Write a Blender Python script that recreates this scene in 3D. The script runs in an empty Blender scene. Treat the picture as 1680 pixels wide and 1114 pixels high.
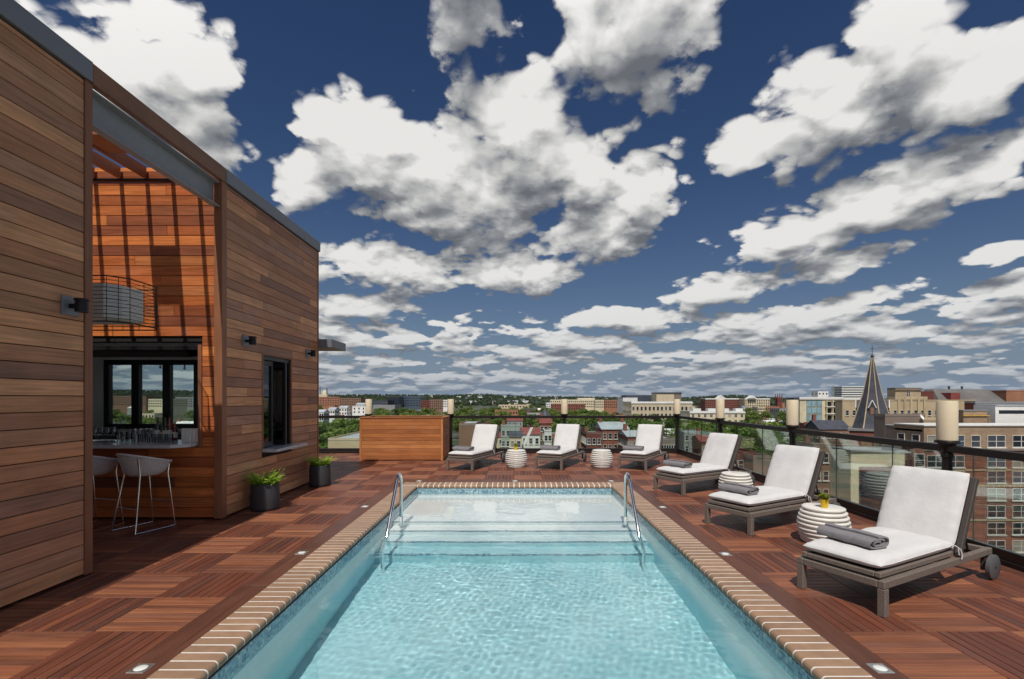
import bpy, bmesh, math, random
import numpy as np
from mathutils import Vector, Matrix, Euler

SC = bpy.context.scene
COL = SC.collection
PI = math.pi
rad = math.radians

# ----------------------------------------------------------------------------
# camera: level 17 mm view along the pool, lifted by lens shift
# ----------------------------------------------------------------------------
F, CX, CY, EYE = 805.0, 846.0, 653.0, 1.685
cam = bpy.data.cameras.new('camera')
cam_ob = bpy.data.objects.new('camera', cam)
COL.objects.link(cam_ob)
cam_ob.location = (0, 0, EYE)
cam_ob.rotation_euler = (PI / 2, 0, 0)
cam.sensor_width = 36.0
cam.lens = 36.0 * F / 1680.0
cam.shift_x = -6.0 / 1680.0
cam.shift_y = 96.0 / 1680.0
cam.clip_start = 0.05
cam.clip_end = 60000
SC.camera = cam_ob

# ----------------------------------------------------------------------------
# daylight: sun lamp + Nishita sky with a cumulus layer
# ----------------------------------------------------------------------------
SUN_DIR = Vector((0.07, 0.636, -1.0)).normalized()      # the way the light travels
SUN_STRENGTH = 3.55
sun = bpy.data.lights.new('sun', 'SUN')
sun.energy = SUN_STRENGTH
sun.angle = rad(0.5)
sun.color = (1.0, 0.95, 0.88)
sun_ob = bpy.data.objects.new('sun', sun)
COL.objects.link(sun_ob)
sun_ob.rotation_euler = SUN_DIR.to_track_quat('-Z', 'Y').to_euler()
sun_ob.location = (-3, -20, 40)
sun.cycles.is_caustics_light = True
SUN_EL = math.asin(-SUN_DIR.z)
SUN_AZ = math.atan2(-SUN_DIR.x, -SUN_DIR.y)             # clockwise from +Y

world = bpy.data.worlds.new('World')
SC.world = world
world.use_nodes = True
world.cycles.sampling_method = 'NONE'


class NT:
    """small helper to wire node trees"""
    def __init__(self, nt):
        self.nt = nt

    def n(self, kind, **kw):
        nd = self.nt.nodes.new(kind)
        for k, v in kw.items():
            setattr(nd, k, v)
        return nd

    def set(self, sock, v):
        if hasattr(v, 'is_output') or isinstance(v, bpy.types.NodeSocket):
            self.nt.links.new(v, sock)
        else:
            sock.default_value = v

    def m(self, op, a, b=None, c=None, clamp=False):
        nd = self.n('ShaderNodeMath', operation=op, use_clamp=clamp)
        self.set(nd.inputs[0], a)
        if b is not None:
            self.set(nd.inputs[1], b)
        if c is not None:
            self.set(nd.inputs[2], c)
        return nd.outputs[0]

    def v(self, op, a, b=None, out=0):
        nd = self.n('ShaderNodeVectorMath', operation=op)
        self.set(nd.inputs[0], a)
        if b is not None:
            if op == 'SCALE':
                self.set(nd.inputs['Scale'], b)
            else:
                self.set(nd.inputs[1], b)
        return nd.outputs[out]

    def noise(self, vec, scale, detail=4, rough=.55, dist=0.0, lac=2.0):
        nd = self.n('ShaderNodeTexNoise')
        self.set(nd.inputs['Vector'], vec)
        self.set(nd.inputs['Scale'], scale)
        nd.inputs['Detail'].default_value = detail
        nd.inputs['Roughness'].default_value = rough
        nd.inputs['Lacunarity'].default_value = lac
        nd.inputs['Distortion'].default_value = dist
        return nd

    def mix(self, f, a, b, blend='MIX'):
        nd = self.n('ShaderNodeMix', data_type='RGBA', blend_type=blend)
        self.set(nd.inputs[0], f)
        for s, val in ((nd.inputs[6], a), (nd.inputs[7], b)):
            if isinstance(val, tuple) and len(val) == 3:
                val = val + (1,)
            self.set(s, val)
        return nd.outputs[2]

    def smooth(self, x, lo, hi, a=0.0, b=1.0):
        nd = self.n('ShaderNodeMapRange', interpolation_type='SMOOTHSTEP')
        self.set(nd.inputs[0], x)
        for i, val in ((1, lo), (2, hi), (3, a), (4, b)):
            self.set(nd.inputs[i], val)
        return nd.outputs[0]

    def lin(self, x, lo, hi, a=0.0, b=1.0):
        nd = self.n('ShaderNodeMapRange')
        self.set(nd.inputs[0], x)
        for i, val in ((1, lo), (2, hi), (3, a), (4, b)):
            self.set(nd.inputs[i], val)
        return nd.outputs[0]

    def ramp(self, f, stops):
        nd = self.n('ShaderNodeValToRGB')
        self.set(nd.inputs[0], f)
        el = nd.color_ramp.elements
        while len(el) < len(stops):
            el.new(0.5)
        for e, (p, c) in zip(el, stops):
            e.position = p
            e.color = tuple(c) + (1,) if len(c) == 3 else c
        return nd.outputs[0]


# big cumulus heaps seen in the photograph: (x, y, half width, half height, tilt)
HEAPS = [
    # great central cloud
    (855, 250, 180, 118, 0), (600, 262, 185, 90, 8), (720, 275, 200, 88, 8), (1045, 322, 115, 72, 0), (955, 285, 100, 90, 0), (760, 330, 330, 88, 0),
    (985, 375, 150, 75, 0), (500, 300, 80, 70, 0),
    # heap under it
    (640, 440, 190, 66, 0), (840, 445, 180, 56, 0), (600, 505, 150, 32, 0),
    # upper left behind the roof
    (180, 125, 150, 82, 0), (310, 120, 118, 70, 0), (320, 208, 130, 76, 0),
    # top centre
    (1055, -35, 210, 80, 0), (965, 20, 85, 62, 0), (765, -75, 105, 50, 0),
    # upper right streak
    (1490, 75, 150, 85, 25), (1380, 165, 230, 70, 24), (1590, 140, 190, 70, 18), (1250, 230, 120, 38, 14),
    # right middle
    (1450, 330, 255, 78, 12), (1300, 395, 180, 62, 4), (1640, 255, 140, 52, 14), (1390, 435, 130, 32, 8),
    # far right
    (1670, 470, 100, 34, 8), (1650, 420, 100, 24, 5),
    # rows lower down
    (1180, 478, 150, 38, 5), (1350, 508, 190, 34, 8), (1040, 528, 200, 30, 0),
]


SEED = (3.37, 7.3, 2.3)


def blob_matrix(px, py, hw, hh, tilt):
    c = Vector(((px - CX) / F, 1.0, (CY - py) / F))
    L = c.length
    c = c / L
    r = c.cross(Vector((0, 0, 1))).normalized()
    u = r.cross(c).normalized()
    t = rad(tilt)
    r2 = r * math.cos(t) + u * math.sin(t)
    u2 = u * math.cos(t) - r * math.sin(t)
    M = Matrix((r2, u2, c)).transposed()
    # angular size: pixels shrink off axis
    return c, M.to_euler(), (hw / F / L * 1.0, hh / F / L * 1.0, .9)


def billow(T, d, z):
    qb = T.v('SCALE', d, T.m('DIVIDE', 1.0, T.m('ADD', z, .30)))
    qv = T.v('ADD', T.v('MULTIPLY', qb, (1, 1, .6)), SEED)
    n = T.noise(qv, 7.0, 6, .54)
    w = T.v('ADD', qv, T.v('SCALE', (.16, -.12, .14), n.outputs[0]))
    vo = T.n('ShaderNodeTexVoronoi', feature='F1')
    T.set(vo.inputs['Vector'], w)
    vo.inputs['Scale'].default_value = 11.0
    vo.inputs['Detail'].default_value = 1.0
    vo.inputs['Roughness'].default_value = .55
    vo.inputs['Lacunarity'].default_value = 2.2
    return T.m('ADD', T.m('MULTIPLY', T.m('SUBTRACT', n.outputs[0], .5), 1.35),
               T.m('MULTIPLY', T.m('SUBTRACT', .42, vo.outputs['Distance']), .55))


def cloud_group():
    g = bpy.data.node_groups.new('cloud_density', 'ShaderNodeTree')
    g.interface.new_socket('Direction', in_out='INPUT', socket_type='NodeSocketVector')
    g.interface.new_socket('Density', in_out='OUTPUT', socket_type='NodeSocketFloat')
    g.interface.new_socket('Billow', in_out='OUTPUT', socket_type='NodeSocketFloat')
    g.interface.new_socket('Heap', in_out='OUTPUT', socket_type='NodeSocketFloat')
    T = NT(g)
    gi = T.n('NodeGroupInput')
    go = T.n('NodeGroupOutput')
    d = gi.outputs[0]
    sep = T.n('ShaderNodeSeparateXYZ')
    T.set(sep.inputs[0], d)
    z = T.m('MAXIMUM', sep.outputs[2], 0.0)
    inv = T.m('DIVIDE', 1.0, T.m('ADD', z, 0.16))
    q = T.v('SCALE', d, inv)
    flat = T.v('MULTIPLY', q, (1, 1, 0.0))
    # heaps
    warp = T.noise(d, 6.0, 2, .6)
    wv = T.v('SCALE', T.v('SUBTRACT', warp.outputs['Color'], (.5, .5, .5)), .055)
    dw = T.v('ADD', d, wv)
    acc = None
    for h in HEAPS:
        c, e, sz = blob_matrix(*h)
        mp = T.n('ShaderNodeMapping', vector_type='TEXTURE')
        if acc is None:
            T.set(mp.inputs[0], dw)
        else:       # chained so that the shader stack stays small
            ch = T.n('ShaderNodeVectorMath', operation='MULTIPLY_ADD')
            T.set(ch.inputs[0], acc)
            ch.inputs[1].default_value = (1e-9, 1e-9, 1e-9)
            T.set(ch.inputs[2], dw)
            T.set(mp.inputs[0], ch.outputs[0])
        mp.inputs['Location'].default_value = c
        mp.inputs['Rotation'].default_value = e
        mp.inputs['Scale'].default_value = sz
        ln = T.v('LENGTH', mp.outputs[0], out=1)
        acc = ln if acc is None else T.m('SMOOTH_MIN', acc, ln, .15)
    acc = T.m('MAXIMUM', T.m('MULTIPLY', T.m('SUBTRACT', 1.0, acc), 1.5), -1.2)
    # scattered layer for the rest of the sky and the rows near the horizon
    cov = T.noise(flat, .75, 1, .5)
    rows = T.noise(flat, 3.2, 2, .5)
    low = T.smooth(sep.outputs[2], .13, .25, 1.0, 0.0)
    layer = T.m('ADD', T.m('MULTIPLY', T.m('SUBTRACT', rows.outputs[0], .46), 3.0),
                T.m('MULTIPLY', T.m('SUBTRACT', cov.outputs[0], .5), 2.2))
    # in front, above the rows, the heaps decide; elsewhere the scattered layer
    front = T.smooth(sep.outputs[1], .55, .75, 0.0, 1.0)
    pen = T.m('MULTIPLY', T.m('SUBTRACT', 1.0, low), front)
    layer = T.m('SUBTRACT', layer, T.m('MULTIPLY', pen, 1.6))
    layer = T.m('ADD', layer, T.m('MULTIPLY', low, .66))
    fld = T.m('SMOOTH_MAX', acc, layer, .15)
    # billows: soft noise plus rounded puffs
    bil = billow(T, d, z)
    det = T.m('MULTIPLY', bil, 1.0)
    den = T.m('ADD', T.m('SUBTRACT', fld, .34), det)
    T.nt.links.new(den, go.inputs[0])
    T.nt.links.new(bil, go.inputs[1])
    T.nt.links.new(fld, go.inputs[2])
    return g


def build_world():
    nt = world.node_tree
    nt.nodes.clear()
    T = NT(nt)
    out = T.n('ShaderNodeOutputWorld')
    bg = T.n('ShaderNodeBackground')
    nt.links.new(bg.outputs[0], out.inputs[0])
    sky = T.n('ShaderNodeTexSky', sky_type='NISHITA')
    sky.sun_disc = False
    sky.sun_elevation = SUN_EL
    sky.sun_rotation = SUN_AZ
    sky.air_density = 1.0
    sky.dust_density = 0.6
    sky.ozone_density = 2.5
    SKY = 0.075
    base = T.v('SCALE', sky.outputs[0], SKY)
    # deeper, polarised blue away from the sun
    hs = T.n('ShaderNodeHueSaturation')
    hs.inputs['Hue'].default_value = .511
    hs.inputs['Saturation'].default_value = 1.22
    hs.inputs['Value'].default_value = .60
    T.set(hs.inputs['Color'], base)
    tc = T.n('ShaderNodeTexCoord')
    d = T.v('NORMALIZE', tc.outputs['Generated'])
    sep = T.n('ShaderNodeSeparateXYZ')
    T.set(sep.inputs[0], d)
    grp = cloud_group()

    def dens(vec):
        g = T.n('ShaderNodeGroup')
        g.node_tree = grp
        T.set(g.inputs[0], vec)
        return g.outputs[0], g.outputs[1], g.outputs[2]
    zz = T.m('MAXIMUM', sep.outputs[2], 0.0)
    step = T.m('MULTIPLY_ADD', zz, .19, .006)
    D0, B0, F0 = dens(d)
    D1, B1, F1 = dens(T.v('NORMALIZE', T.v('ADD', d, T.v('SCALE', (-.10, -.25, 1.0), step))))
    # small scale light on the billows: the same puffs a little nearer the sun
    d2 = T.v('NORMALIZE', T.v('ADD', d, T.v('SCALE', (-.35, -.25, .85), T.m('MULTIPLY', step, .30))))
    s2 = T.n('ShaderNodeSeparateXYZ')
    T.set(s2.inputs[0], d2)
    B2 = billow(T, d2, T.m('MAXIMUM', s2.outputs[2], 0.0))
    alpha = T.smooth(D0, -.03, .20)
    g1 = T.m('MULTIPLY', T.m('SUBTRACT', F0, F1), .50)
    g3 = T.m('MULTIPLY', T.m('SUBTRACT', T.m('MINIMUM', D0, .6), T.m('MINIMUM', D1, .6)), .28)
    g2 = T.m('MULTIPLY', T.m('SUBTRACT', B0, B2), .75)
    thick = T.m('MULTIPLY', T.m('MINIMUM', T.m('MAXIMUM', D1, 0.0), 1.2), .26)
    lit = T.m('ADD', T.m('SUBTRACT', T.m('ADD', T.m('ADD', g1, g3), g2), thick), .63, clamp=True)
    ccol = T.ramp(lit, [(0.0, (.14, .15, .17)), (.3, (.25, .262, .28)), (.62, (.50, .50, .495)), (1.0, (.80, .79, .77))])
    # sunward clouds, mostly out of view, brightened to lift ambient light on shaded walls
    sun_side = T.m('MAXIMUM', T.v('DOT_PRODUCT', d, tuple(-SUN_DIR), out=1), 0.0)
    ccol = T.v('SCALE', ccol, T.m('MULTIPLY_ADD', sun_side, .9, 1.0))
    clear = T.mix(T.m('MULTIPLY', T.m('POWER', 2.718, T.m('MULTIPLY', zz, -8.0)), .9), hs.outputs[0], (.135, .20, .315))
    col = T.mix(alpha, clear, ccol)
    # air near the horizon
    hz = T.m('POWER', 2.718, T.m('MULTIPLY', zz, -13.0))
    hz = T.m('MULTIPLY', hz, .86)
    col = T.mix(hz, col, (.215, .275, .36))
    # below the horizon
    gnd = T.smooth(sep.outputs[2], -.03, -.001)
    col = T.mix(gnd, (.10, .11, .10), col)
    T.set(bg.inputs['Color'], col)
    bg.inputs['Strength'].default_value = 1.0


build_world()

SC.view_settings.view_transform = 'Standard'
SC.view_settings.look = 'None'
SC.view_settings.exposure = 0.0
SC.view_settings.gamma = 1.0
SC.view_settings.use_curve_mapping = False
SC.cycles.use_denoising = True
SC.cycles.max_bounces = 10
SC.cycles.diffuse_bounces = 4
SC.cycles.glossy_bounces = 4
SC.cycles.transmission_bounces = 8
SC.cycles.transparent_max_bounces = 12
SC.cycles.sample_clamp_indirect = 6.0
SC.render.film_transparent = False

# ----------------------------------------------------------------------------
# helpers
# ----------------------------------------------------------------------------
R = random.Random(7)


def lin1(c):
    c = c / 255.0
    return c / 12.92 if c <= .04045 else ((c + .055) / 1.055) ** 2.4


def S(r, g, b):
    """sRGB 0-255 to linear"""
    return (lin1(r), lin1(g), lin1(b))


def ground(px, py, z=0.0):
    """point at height z under a photograph pixel"""
    y = (EYE - z) * F / (py - CY)
    return Vector(((px - CX) * y / F, y, z))


def at(px, py, d):
    """point at distance d along the street axis under a photograph pixel"""
    return Vector(((px - CX) * d / F, d, EYE + (CY - py) * d / F))


def put(o, parent=None):
    COL.objects.link(o)
    if parent is not None:
        o.parent = parent
    return o


def thing(name, label, cat, loc=(0, 0, 0), rz=0.0, group=None):
    o = bpy.data.objects.new(name, None)
    o.empty_display_size = .2
    put(o)
    o.location = loc
    o.rotation_euler = (0, 0, rz)
    tag(o, label, cat, group)
    return o


def tag(o, label, cat=None, group=None):
    o['label'] = label
    if cat:
        o['category'] = cat
    if group:
        o['group'] = group
    return o


def clone(o, parent=None):
    c = o.copy()
    put(c, parent)
    for ch in list(o.children):
        clone(ch, c)
    return c


class MB:
    """collects faces, builds one mesh object"""
    def __init__(self):
        self.v, self.f, self.mi = [], [], []
        self.cur = 0

    def face(self, idx):
        self.f.append(tuple(idx))
        self.mi.append(self.cur)

    def poly(self, pts):
        b = len(self.v)
        self.v += [tuple(p) for p in pts]
        self.face(range(b, b + len(pts)))
        return self

    def box(self, x0, x1, y0, y1, z0, z1, M=None):
        b = len(self.v)
        p = [(x, y, z) for z in (z0, z1) for y in (y0, y1) for x in (x0, x1)]
        if M is not None:
            p = [tuple(M @ Vector(q)) for q in p]
        self.v += p
        for q in ((0, 2, 3, 1), (4, 5, 7, 6), (0, 1, 5, 4), (2, 6, 7, 3), (0, 4, 6, 2), (1, 3, 7, 5)):
            self.face([b + i for i in q])
        return self

    def cbox(self, x0, x1, y0, y1, z0, z1, c=.004, M=None):
        """box with chamfered edges"""
        b = len(self.v)
        X, Y, Z = (x0, x1), (y0, y1), (z0, z1)
        ids = {}
        pts = []
        for i in (0, 1):
            for j in (0, 1):
                for k in (0, 1):
                    sx, sy, sz = 1 - 2 * i, 1 - 2 * j, 1 - 2 * k
                    for ax in range(3):
                        q = [X[i] + sx * c, Y[j] + sy * c, Z[k] + sz * c]
                        q[ax] = (X[i], Y[j], Z[k])[ax]
                        ids[(i, j, k, ax)] = b + len(pts)
                        pts.append(q)
        if M is not None:
            pts = [tuple(M @ Vector(q)) for q in pts]
        self.v += [tuple(q) for q in pts]
        g = ids
        for ax in range(3):
            for s in (0, 1):
                o = [a for a in range(3) if a != ax]
                loop = []
                for u, w in ((0, 0), (1, 0), (1, 1), (0, 1)):
                    key = [0, 0, 0]
                    key[ax] = s
                    key[o[0]] = u
                    key[o[1]] = w
                    loop.append(g[(key[0], key[1], key[2], ax)])
                flip = (s == 0) != (ax == 1)
                self.face(loop[::-1] if flip else loop)
        for ax in range(3):
            o = [a for a in range(3) if a != ax]
            for u in (0, 1):
                for w in (0, 1):
                    k0, k1 = [0, 0, 0], [0, 0, 0]
                    k0[o[0]] = k1[o[0]] = u
                    k0[o[1]] = k1[o[1]] = w
                    k1[ax] = 1
                    q = [g[tuple(k0) + (o[0],)], g[tuple(k1) + (o[0],)], g[tuple(k1) + (o[1],)], g[tuple(k0) + (o[1],)]]
                    self.face(q)
        for i in (0, 1):
            for j in (0, 1):
                for k in (0, 1):
                    self.face([g[(i, j, k, 0)], g[(i, j, k, 1)], g[(i, j, k, 2)]])
        return self

    def prism(self, poly, z0, z1):
        b = len(self.v)
        n = len(poly)
        self.v += [(x, y, z0) for x, y in poly] + [(x, y, z1) for x, y in poly]
        self.face([b + i for i in range(n)][::-1])
        self.face([b + n + i for i in range(n)])
        for i in range(n):
            j = (i + 1) % n
            self.face([b + i, b + j, b + n + j, b + n + i])
        return self

    def extrude(self, poly, fn, a, c):
        """closed 2-D outline placed by fn(u, v, t), swept from t=a to t=c"""
        b = len(self.v)
        n = len(poly)
        self.v += [tuple(fn(u, w, a)) for u, w in poly] + [tuple(fn(u, w, c)) for u, w in poly]
        self.face([b + i for i in range(n)][::-1])
        self.face([b + n + i for i in range(n)])
        for i in range(n):
            j = (i + 1) % n
            self.face([b + i, b + j, b + n + j, b + n + i])
        return self

    def lathe(self, prof, n=32, c=(0, 0, 0), caps=True, wob=None):
        b = len(self.v)
        for k, (r, z) in enumerate(prof):
            for i in range(n):
                a = 2 * PI * i / n
                dz = wob(k, a) if wob else 0
                self.v.append((c[0] + r * math.cos(a), c[1] + r * math.sin(a), c[2] + z + dz))
        for k in range(len(prof) - 1):
            for i in range(n):
                j = (i + 1) % n
                self.face([b + k * n + i, b + k * n + j, b + (k + 1) * n + j, b + (k + 1) * n + i])
        if caps:
            self.face([b + i for i in range(n)][::-1])
            t = b + (len(prof) - 1) * n
            self.face([t + i for i in range(n)])
        return self

    def tube(self, pts, r, n=8, closed=False, caps=True):
        pts = [Vector(p) for p in pts]
        m = len(pts)
        rr = r if isinstance(r, (list, tuple)) else [r] * m
        b = len(self.v)
        prev = None
        for k in range(m):
            if closed:
                t = pts[(k + 1) % m] - pts[k - 1]
            else:
                t = pts[min(k + 1, m - 1)] - pts[max(k - 1, 0)]
            t.normalize()
            if prev is None:
                up = Vector((0, 0, 1)) if abs(t.z) < .9 else Vector((1, 0, 0))
                u = t.cross(up).normalized()
            else:
                u = (prev - t * prev.dot(t)).normalized()
            prev = u
            w = t.cross(u)
            for i in range(n):
                a = 2 * PI * i / n
                self.v.append(tuple(pts[k] + (u * math.cos(a) + w * math.sin(a)) * rr[k]))
        for k in range(m if closed else m - 1):
            k2 = (k + 1) % m
            for i in range(n):
                j = (i + 1) % n
                self.face([b + k * n + i, b + k * n + j, b + k2 * n + j, b + k2 * n + i])
        if caps and not closed:
            self.face([b + i for i in range(n)][::-1])
            self.face([b + (m - 1) * n + i for i in range(n)])
        return self

    def grid(self, P, nu, nv, flip=False):
        """P(i, j) points, (nu+1) x (nv+1)"""
        b = len(self.v)
        for i in range(nu + 1):
            for j in range(nv + 1):
                self.v.append(tuple(P(i, j)))
        for i in range(nu):
            for j in range(nv):
                q = [b + i * (nv + 1) + j, b + (i + 1) * (nv + 1) + j, b + (i + 1) * (nv + 1) + j + 1, b + i * (nv + 1) + j + 1]
                self.face(q[::-1] if flip else q)
        return self

    def mesh(self, name, mats, smooth=None, org=None):
        me = bpy.data.meshes.new(name)
        v = self.v
        if org is not None:
            v = [(a - org[0], b - org[1], c - org[2]) for a, b, c in v]
        me.from_pydata(v, [], self.f)
        if not isinstance(mats, (list, tuple)):
            mats = [mats]
        for m in mats:
            me.materials.append(m)
        if len(mats) > 1:
            me.polygons.foreach_set('material_index', self.mi)
        me.update()
        bm = bmesh.new()
        bm.from_mesh(me)
        bmesh.ops.recalc_face_normals(bm, faces=bm.faces)
        bm.to_mesh(me)
        bm.free()
        if smooth is not None:
            me.shade_smooth()
            me.set_sharp_from_angle(angle=rad(smooth))
        return me

    def build(self, name, mats, parent=None, smooth=None, org=None):
        if org is None and parent is not None and parent.type == 'EMPTY' and parent.get('world_parts'):
            org = parent.location
        o = bpy.data.objects.new(name, self.mesh(name, mats, smooth, org))
        put(o, parent)
        return o


def obj(name, me, parent=None, loc=None, rot=None, scale=None):
    o = bpy.data.objects.new(name, me)
    put(o, parent)
    if loc is not None:
        o.location = loc
    if rot is not None:
        o.rotation_euler = rot
    if scale is not None:
        o.scale = scale
    return o


def structure(o):
    o['kind'] = 'structure'
    return o


# ----------------------------------------------------------------------------
# materials
# ----------------------------------------------------------------------------
def new_mat(name):
    m = bpy.data.materials.new(name)
    m.use_nodes = True
    nt = m.node_tree
    p = nt.nodes['Principled BSDF']
    return m, NT(nt), p


def plain(name, col, rough=.6, metal=0.0, var=.12, vscale=3.0, bump=0.0, bscale=80.0, spec=.5, coat=0.0, stain=0.0, orand=0.0):
    """principled with mottled colour, roughness variation and fine relief"""
    m, T, p = new_mat(name)
    pos = T.n('ShaderNodeNewGeometry').outputs['Position']
    n1 = T.noise(pos, vscale, 5, .6)
    f = T.lin(n1.outputs[0], .25, .75, 1 - var, 1 + var)
    if orand:      # each piece a little different
        oi = T.n('ShaderNodeObjectInfo')
        f = T.m('MULTIPLY', f, T.lin(oi.outputs['Random'], 0, 1, 1 - orand, 1 + orand))
    c = T.v('SCALE', tuple(col), f)
    if stain:
        n3 = T.noise(T.v('MULTIPLY', pos, (1, 1, .25)), vscale * .6, 6, .65)
        c = T.mix(T.smooth(n3.outputs[0], .52, .72, 0, stain), c, tuple(x * .45 for x in col))
    T.set(p.inputs['Base Color'], c)
    T.set(p.inputs['Roughness'], T.lin(n1.outputs[0], .3, .7, max(.02, rough - .06), min(1, rough + .06)))
    p.inputs['Metallic'].default_value = metal
    p.inputs['Specular IOR Level'].default_value = spec
    if coat:
        p.inputs['Coat Weight'].default_value = coat
    if bump:
        n2 = T.noise(pos, bscale, 4, .6)
        b = T.n('ShaderNodeBump')
        b.inputs['Strength'].default_value = min(1.0, bump)
        b.inputs['Distance'].default_value = .01
        T.set(b.inputs['Height'], n2.outputs[0])
        T.set(p.inputs['Normal'], b.outputs[0])
    return m


def wood(name, axis, tones, rough=.5, grain=1.0, contrast=.30, spec=.35):
    """boards: a tone per board, grain running along the axis"""
    m, T, p = new_mat(name)
    geo = T.n('ShaderNodeNewGeometry')
    oi = T.n('ShaderNodeObjectInfo')
    rnd = T.m('FRACT', T.m('ADD', oi.outputs['Random'], geo.outputs['Random Per Island']))
    off = T.v('SCALE', (37.0, 53.0, 71.0), rnd)
    sc = [26.0 * grain] * 3
    sc['xyz'.index(axis)] = 1.1 * grain
    vec = T.v('ADD', T.v('MULTIPLY', geo.outputs['Position'], tuple(sc)), off)
    n1 = T.noise(vec, 1.0, 6, .62, 1.2)
    sc2 = [110.0 * grain] * 3
    sc2['xyz'.index(axis)] = 2.5 * grain
    n2 = T.noise(T.v('ADD', T.v('MULTIPLY', geo.outputs['Position'], tuple(sc2)), off), 1.0, 3, .6)
    n3 = T.noise(T.v('ADD', geo.outputs['Position'], off), 2.2, 3, .5)
    base = T.ramp(rnd, [(i / max(1, len(tones) - 1), t) for i, t in enumerate(tones)])
    f = T.lin(n1.outputs[0], .28, .72, 1 - contrast, 1 + contrast)
    f = T.m('MULTIPLY', f, T.lin(n2.outputs[0], .3, .7, .90, 1.10))
    f = T.m('MULTIPLY', f, T.lin(n3.outputs[0], .3, .7, .86, 1.14))
    col = T.v('SCALE', base, f)
    # grey silvering in patches
    col = T.mix(T.smooth(n3.outputs[0], .55, .8, 0, .30), col, tuple(.6 * sum(tones[0]) / 3 + .02 for _ in range(3)))
    T.set(p.inputs['Base Color'], col)
    T.set(p.inputs['Roughness'], T.lin(n1.outputs[0], .3, .7, rough - .08, rough + .10))
    p.inputs['Specular IOR Level'].default_value = spec
    b = T.n('ShaderNodeBump')
    b.inputs['Strength'].default_value = .25
    b.inputs['Distance'].default_value = .004
    T.set(b.inputs['Height'], T.m('ADD', n1.outputs[0], T.m('MULTIPLY', n2.outputs[0], .5)))
    T.set(p.inputs['Normal'], b.outputs[0])
    return m


def glass_thin(name, tint, gloss=1.0, rough=.0, wave=0.0):
    """window glass: clear pane with a fresnel reflection"""
    m, T, p = new_mat(name)
    T.nt.nodes.remove(p)
    out = T.nt.nodes['Material Output']
    tr = T.n('ShaderNodeBsdfTransparent')
    tr.inputs[0].default_value = tuple(tint) + (1,)
    gl = T.n('ShaderNodeBsdfGlossy')
    gl.inputs['Roughness'].default_value = rough
    gl.inputs['Color'].default_value = (.95, 1, .98, 1)
    fr = T.n('ShaderNodeFresnel')
    fr.inputs[0].default_value = 1.5
    if wave:
        pos = T.n('ShaderNodeNewGeometry').outputs['Position']
        n = T.noise(pos, 1.6, 3, .5)
        b = T.n('ShaderNodeBump')
        b.inputs['Strength'].default_value = wave
        b.inputs['Distance'].default_value = .05
        T.set(b.inputs['Height'], n.outputs[0])
        T.set(gl.inputs['Normal'], b.outputs[0])
        T.set(fr.inputs['Normal'], b.outputs[0])
    mx = T.n('ShaderNodeMixShader')
    T.set(mx.inputs[0], T.m('MULTIPLY', fr.outputs[0], gloss, clamp=True))
    T.nt.links.new(tr.outputs[0], mx.inputs[1])
    T.nt.links.new(gl.outputs[0], mx.inputs[2])
    T.nt.links.new(mx.outputs[0], out.inputs[0])
    return m


WALL_TONES = [S(173, 123, 90), S(214, 153, 107), S(148, 108, 88), S(193, 134, 94), S(161, 110, 82), S(225, 164, 116), S(173, 129, 105), S(202, 136, 92)]
BAR_TONES = [S(181, 100, 51), S(215, 126, 66), S(145, 79, 47), S(195, 107, 56), S(225, 139, 75), S(134, 77, 54), S(168, 94, 54), S(208, 120, 64)]
DECK_TONES = [S(125, 76, 54), S(148, 93, 64), S(108, 68, 52), S(135, 80, 56), S(157, 101, 70), S(118, 70, 50), S(131, 86, 66)]
DECKY_TONES = [S(105, 62, 46), S(122, 70, 50), S(90, 58, 48), S(114, 64, 46), S(97, 56, 44), S(129, 78, 56)]  # darker than the across slats: sun and view effect painted into the tones
BOX_TONES = [S(178, 112, 64), S(198, 130, 76), S(158, 96, 56), S(188, 118, 64), S(170, 106, 66)]
M = {}
M['wall_y'] = wood('cladding_wood_along', 'y', WALL_TONES, .55)
M['bar_x'] = wood('bar_wood', 'x', BAR_TONES, .45, contrast=.36)
M['trim_z'] = wood('trim_wood', 'z', [S(140, 92, 66), S(150, 100, 70)], .5, contrast=.15)
M['fascia_y'] = wood('fascia_wood', 'y', [S(132, 92, 68), S(142, 98, 72)], .5, contrast=.2)
M['rafter_y'] = wood('rafter_wood', 'y', [S(150, 92, 60), S(164, 100, 66)], .5, contrast=.2)
M['deck_x'] = wood('deck_wood_across', 'x', DECK_TONES, .48, contrast=.34)
M['deck_y'] = wood('deck_wood_along', 'y', DECKY_TONES, .48, contrast=.34)
M['border_y'] = wood('border_wood_along', 'y', [S(96, 60, 46), S(104, 66, 50), S(90, 58, 48)], .42, .6, contrast=.3)
M['border_x'] = wood('border_wood_across', 'x', [S(96, 60, 46), S(108, 68, 50)], .42, .6, contrast=.3)
M['box_x'] = wood('cedar_across', 'x', BOX_TONES, .5, contrast=.2)
M['box_y'] = wood('cedar_along', 'y', BOX_TONES, .5, contrast=.2)
M['box_z'] = wood('cedar_upright', 'z', BOX_TONES, .5, contrast=.18)
M['membrane'] = plain('dark_underlay', (.012, .010, .009), .9)
M['flashing'] = plain('grey_metal_flashing', S(124, 126, 132), .45, .25, .08, 1.5)
M['steel'] = plain('grey_painted_steel', S(146, 148, 150), .5, .0, .12, 4, .06, 40)
M['bronze'] = plain('dark_bronze_metal', S(52, 46, 44), .42, .55, .10, 6)
M['black'] = plain('black_metal', S(30, 30, 32), .38, .4, .1, 6)
M['blackframe'] = plain('black_window_frame', S(24, 24, 26), .4, .0, .1, 6)
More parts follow.
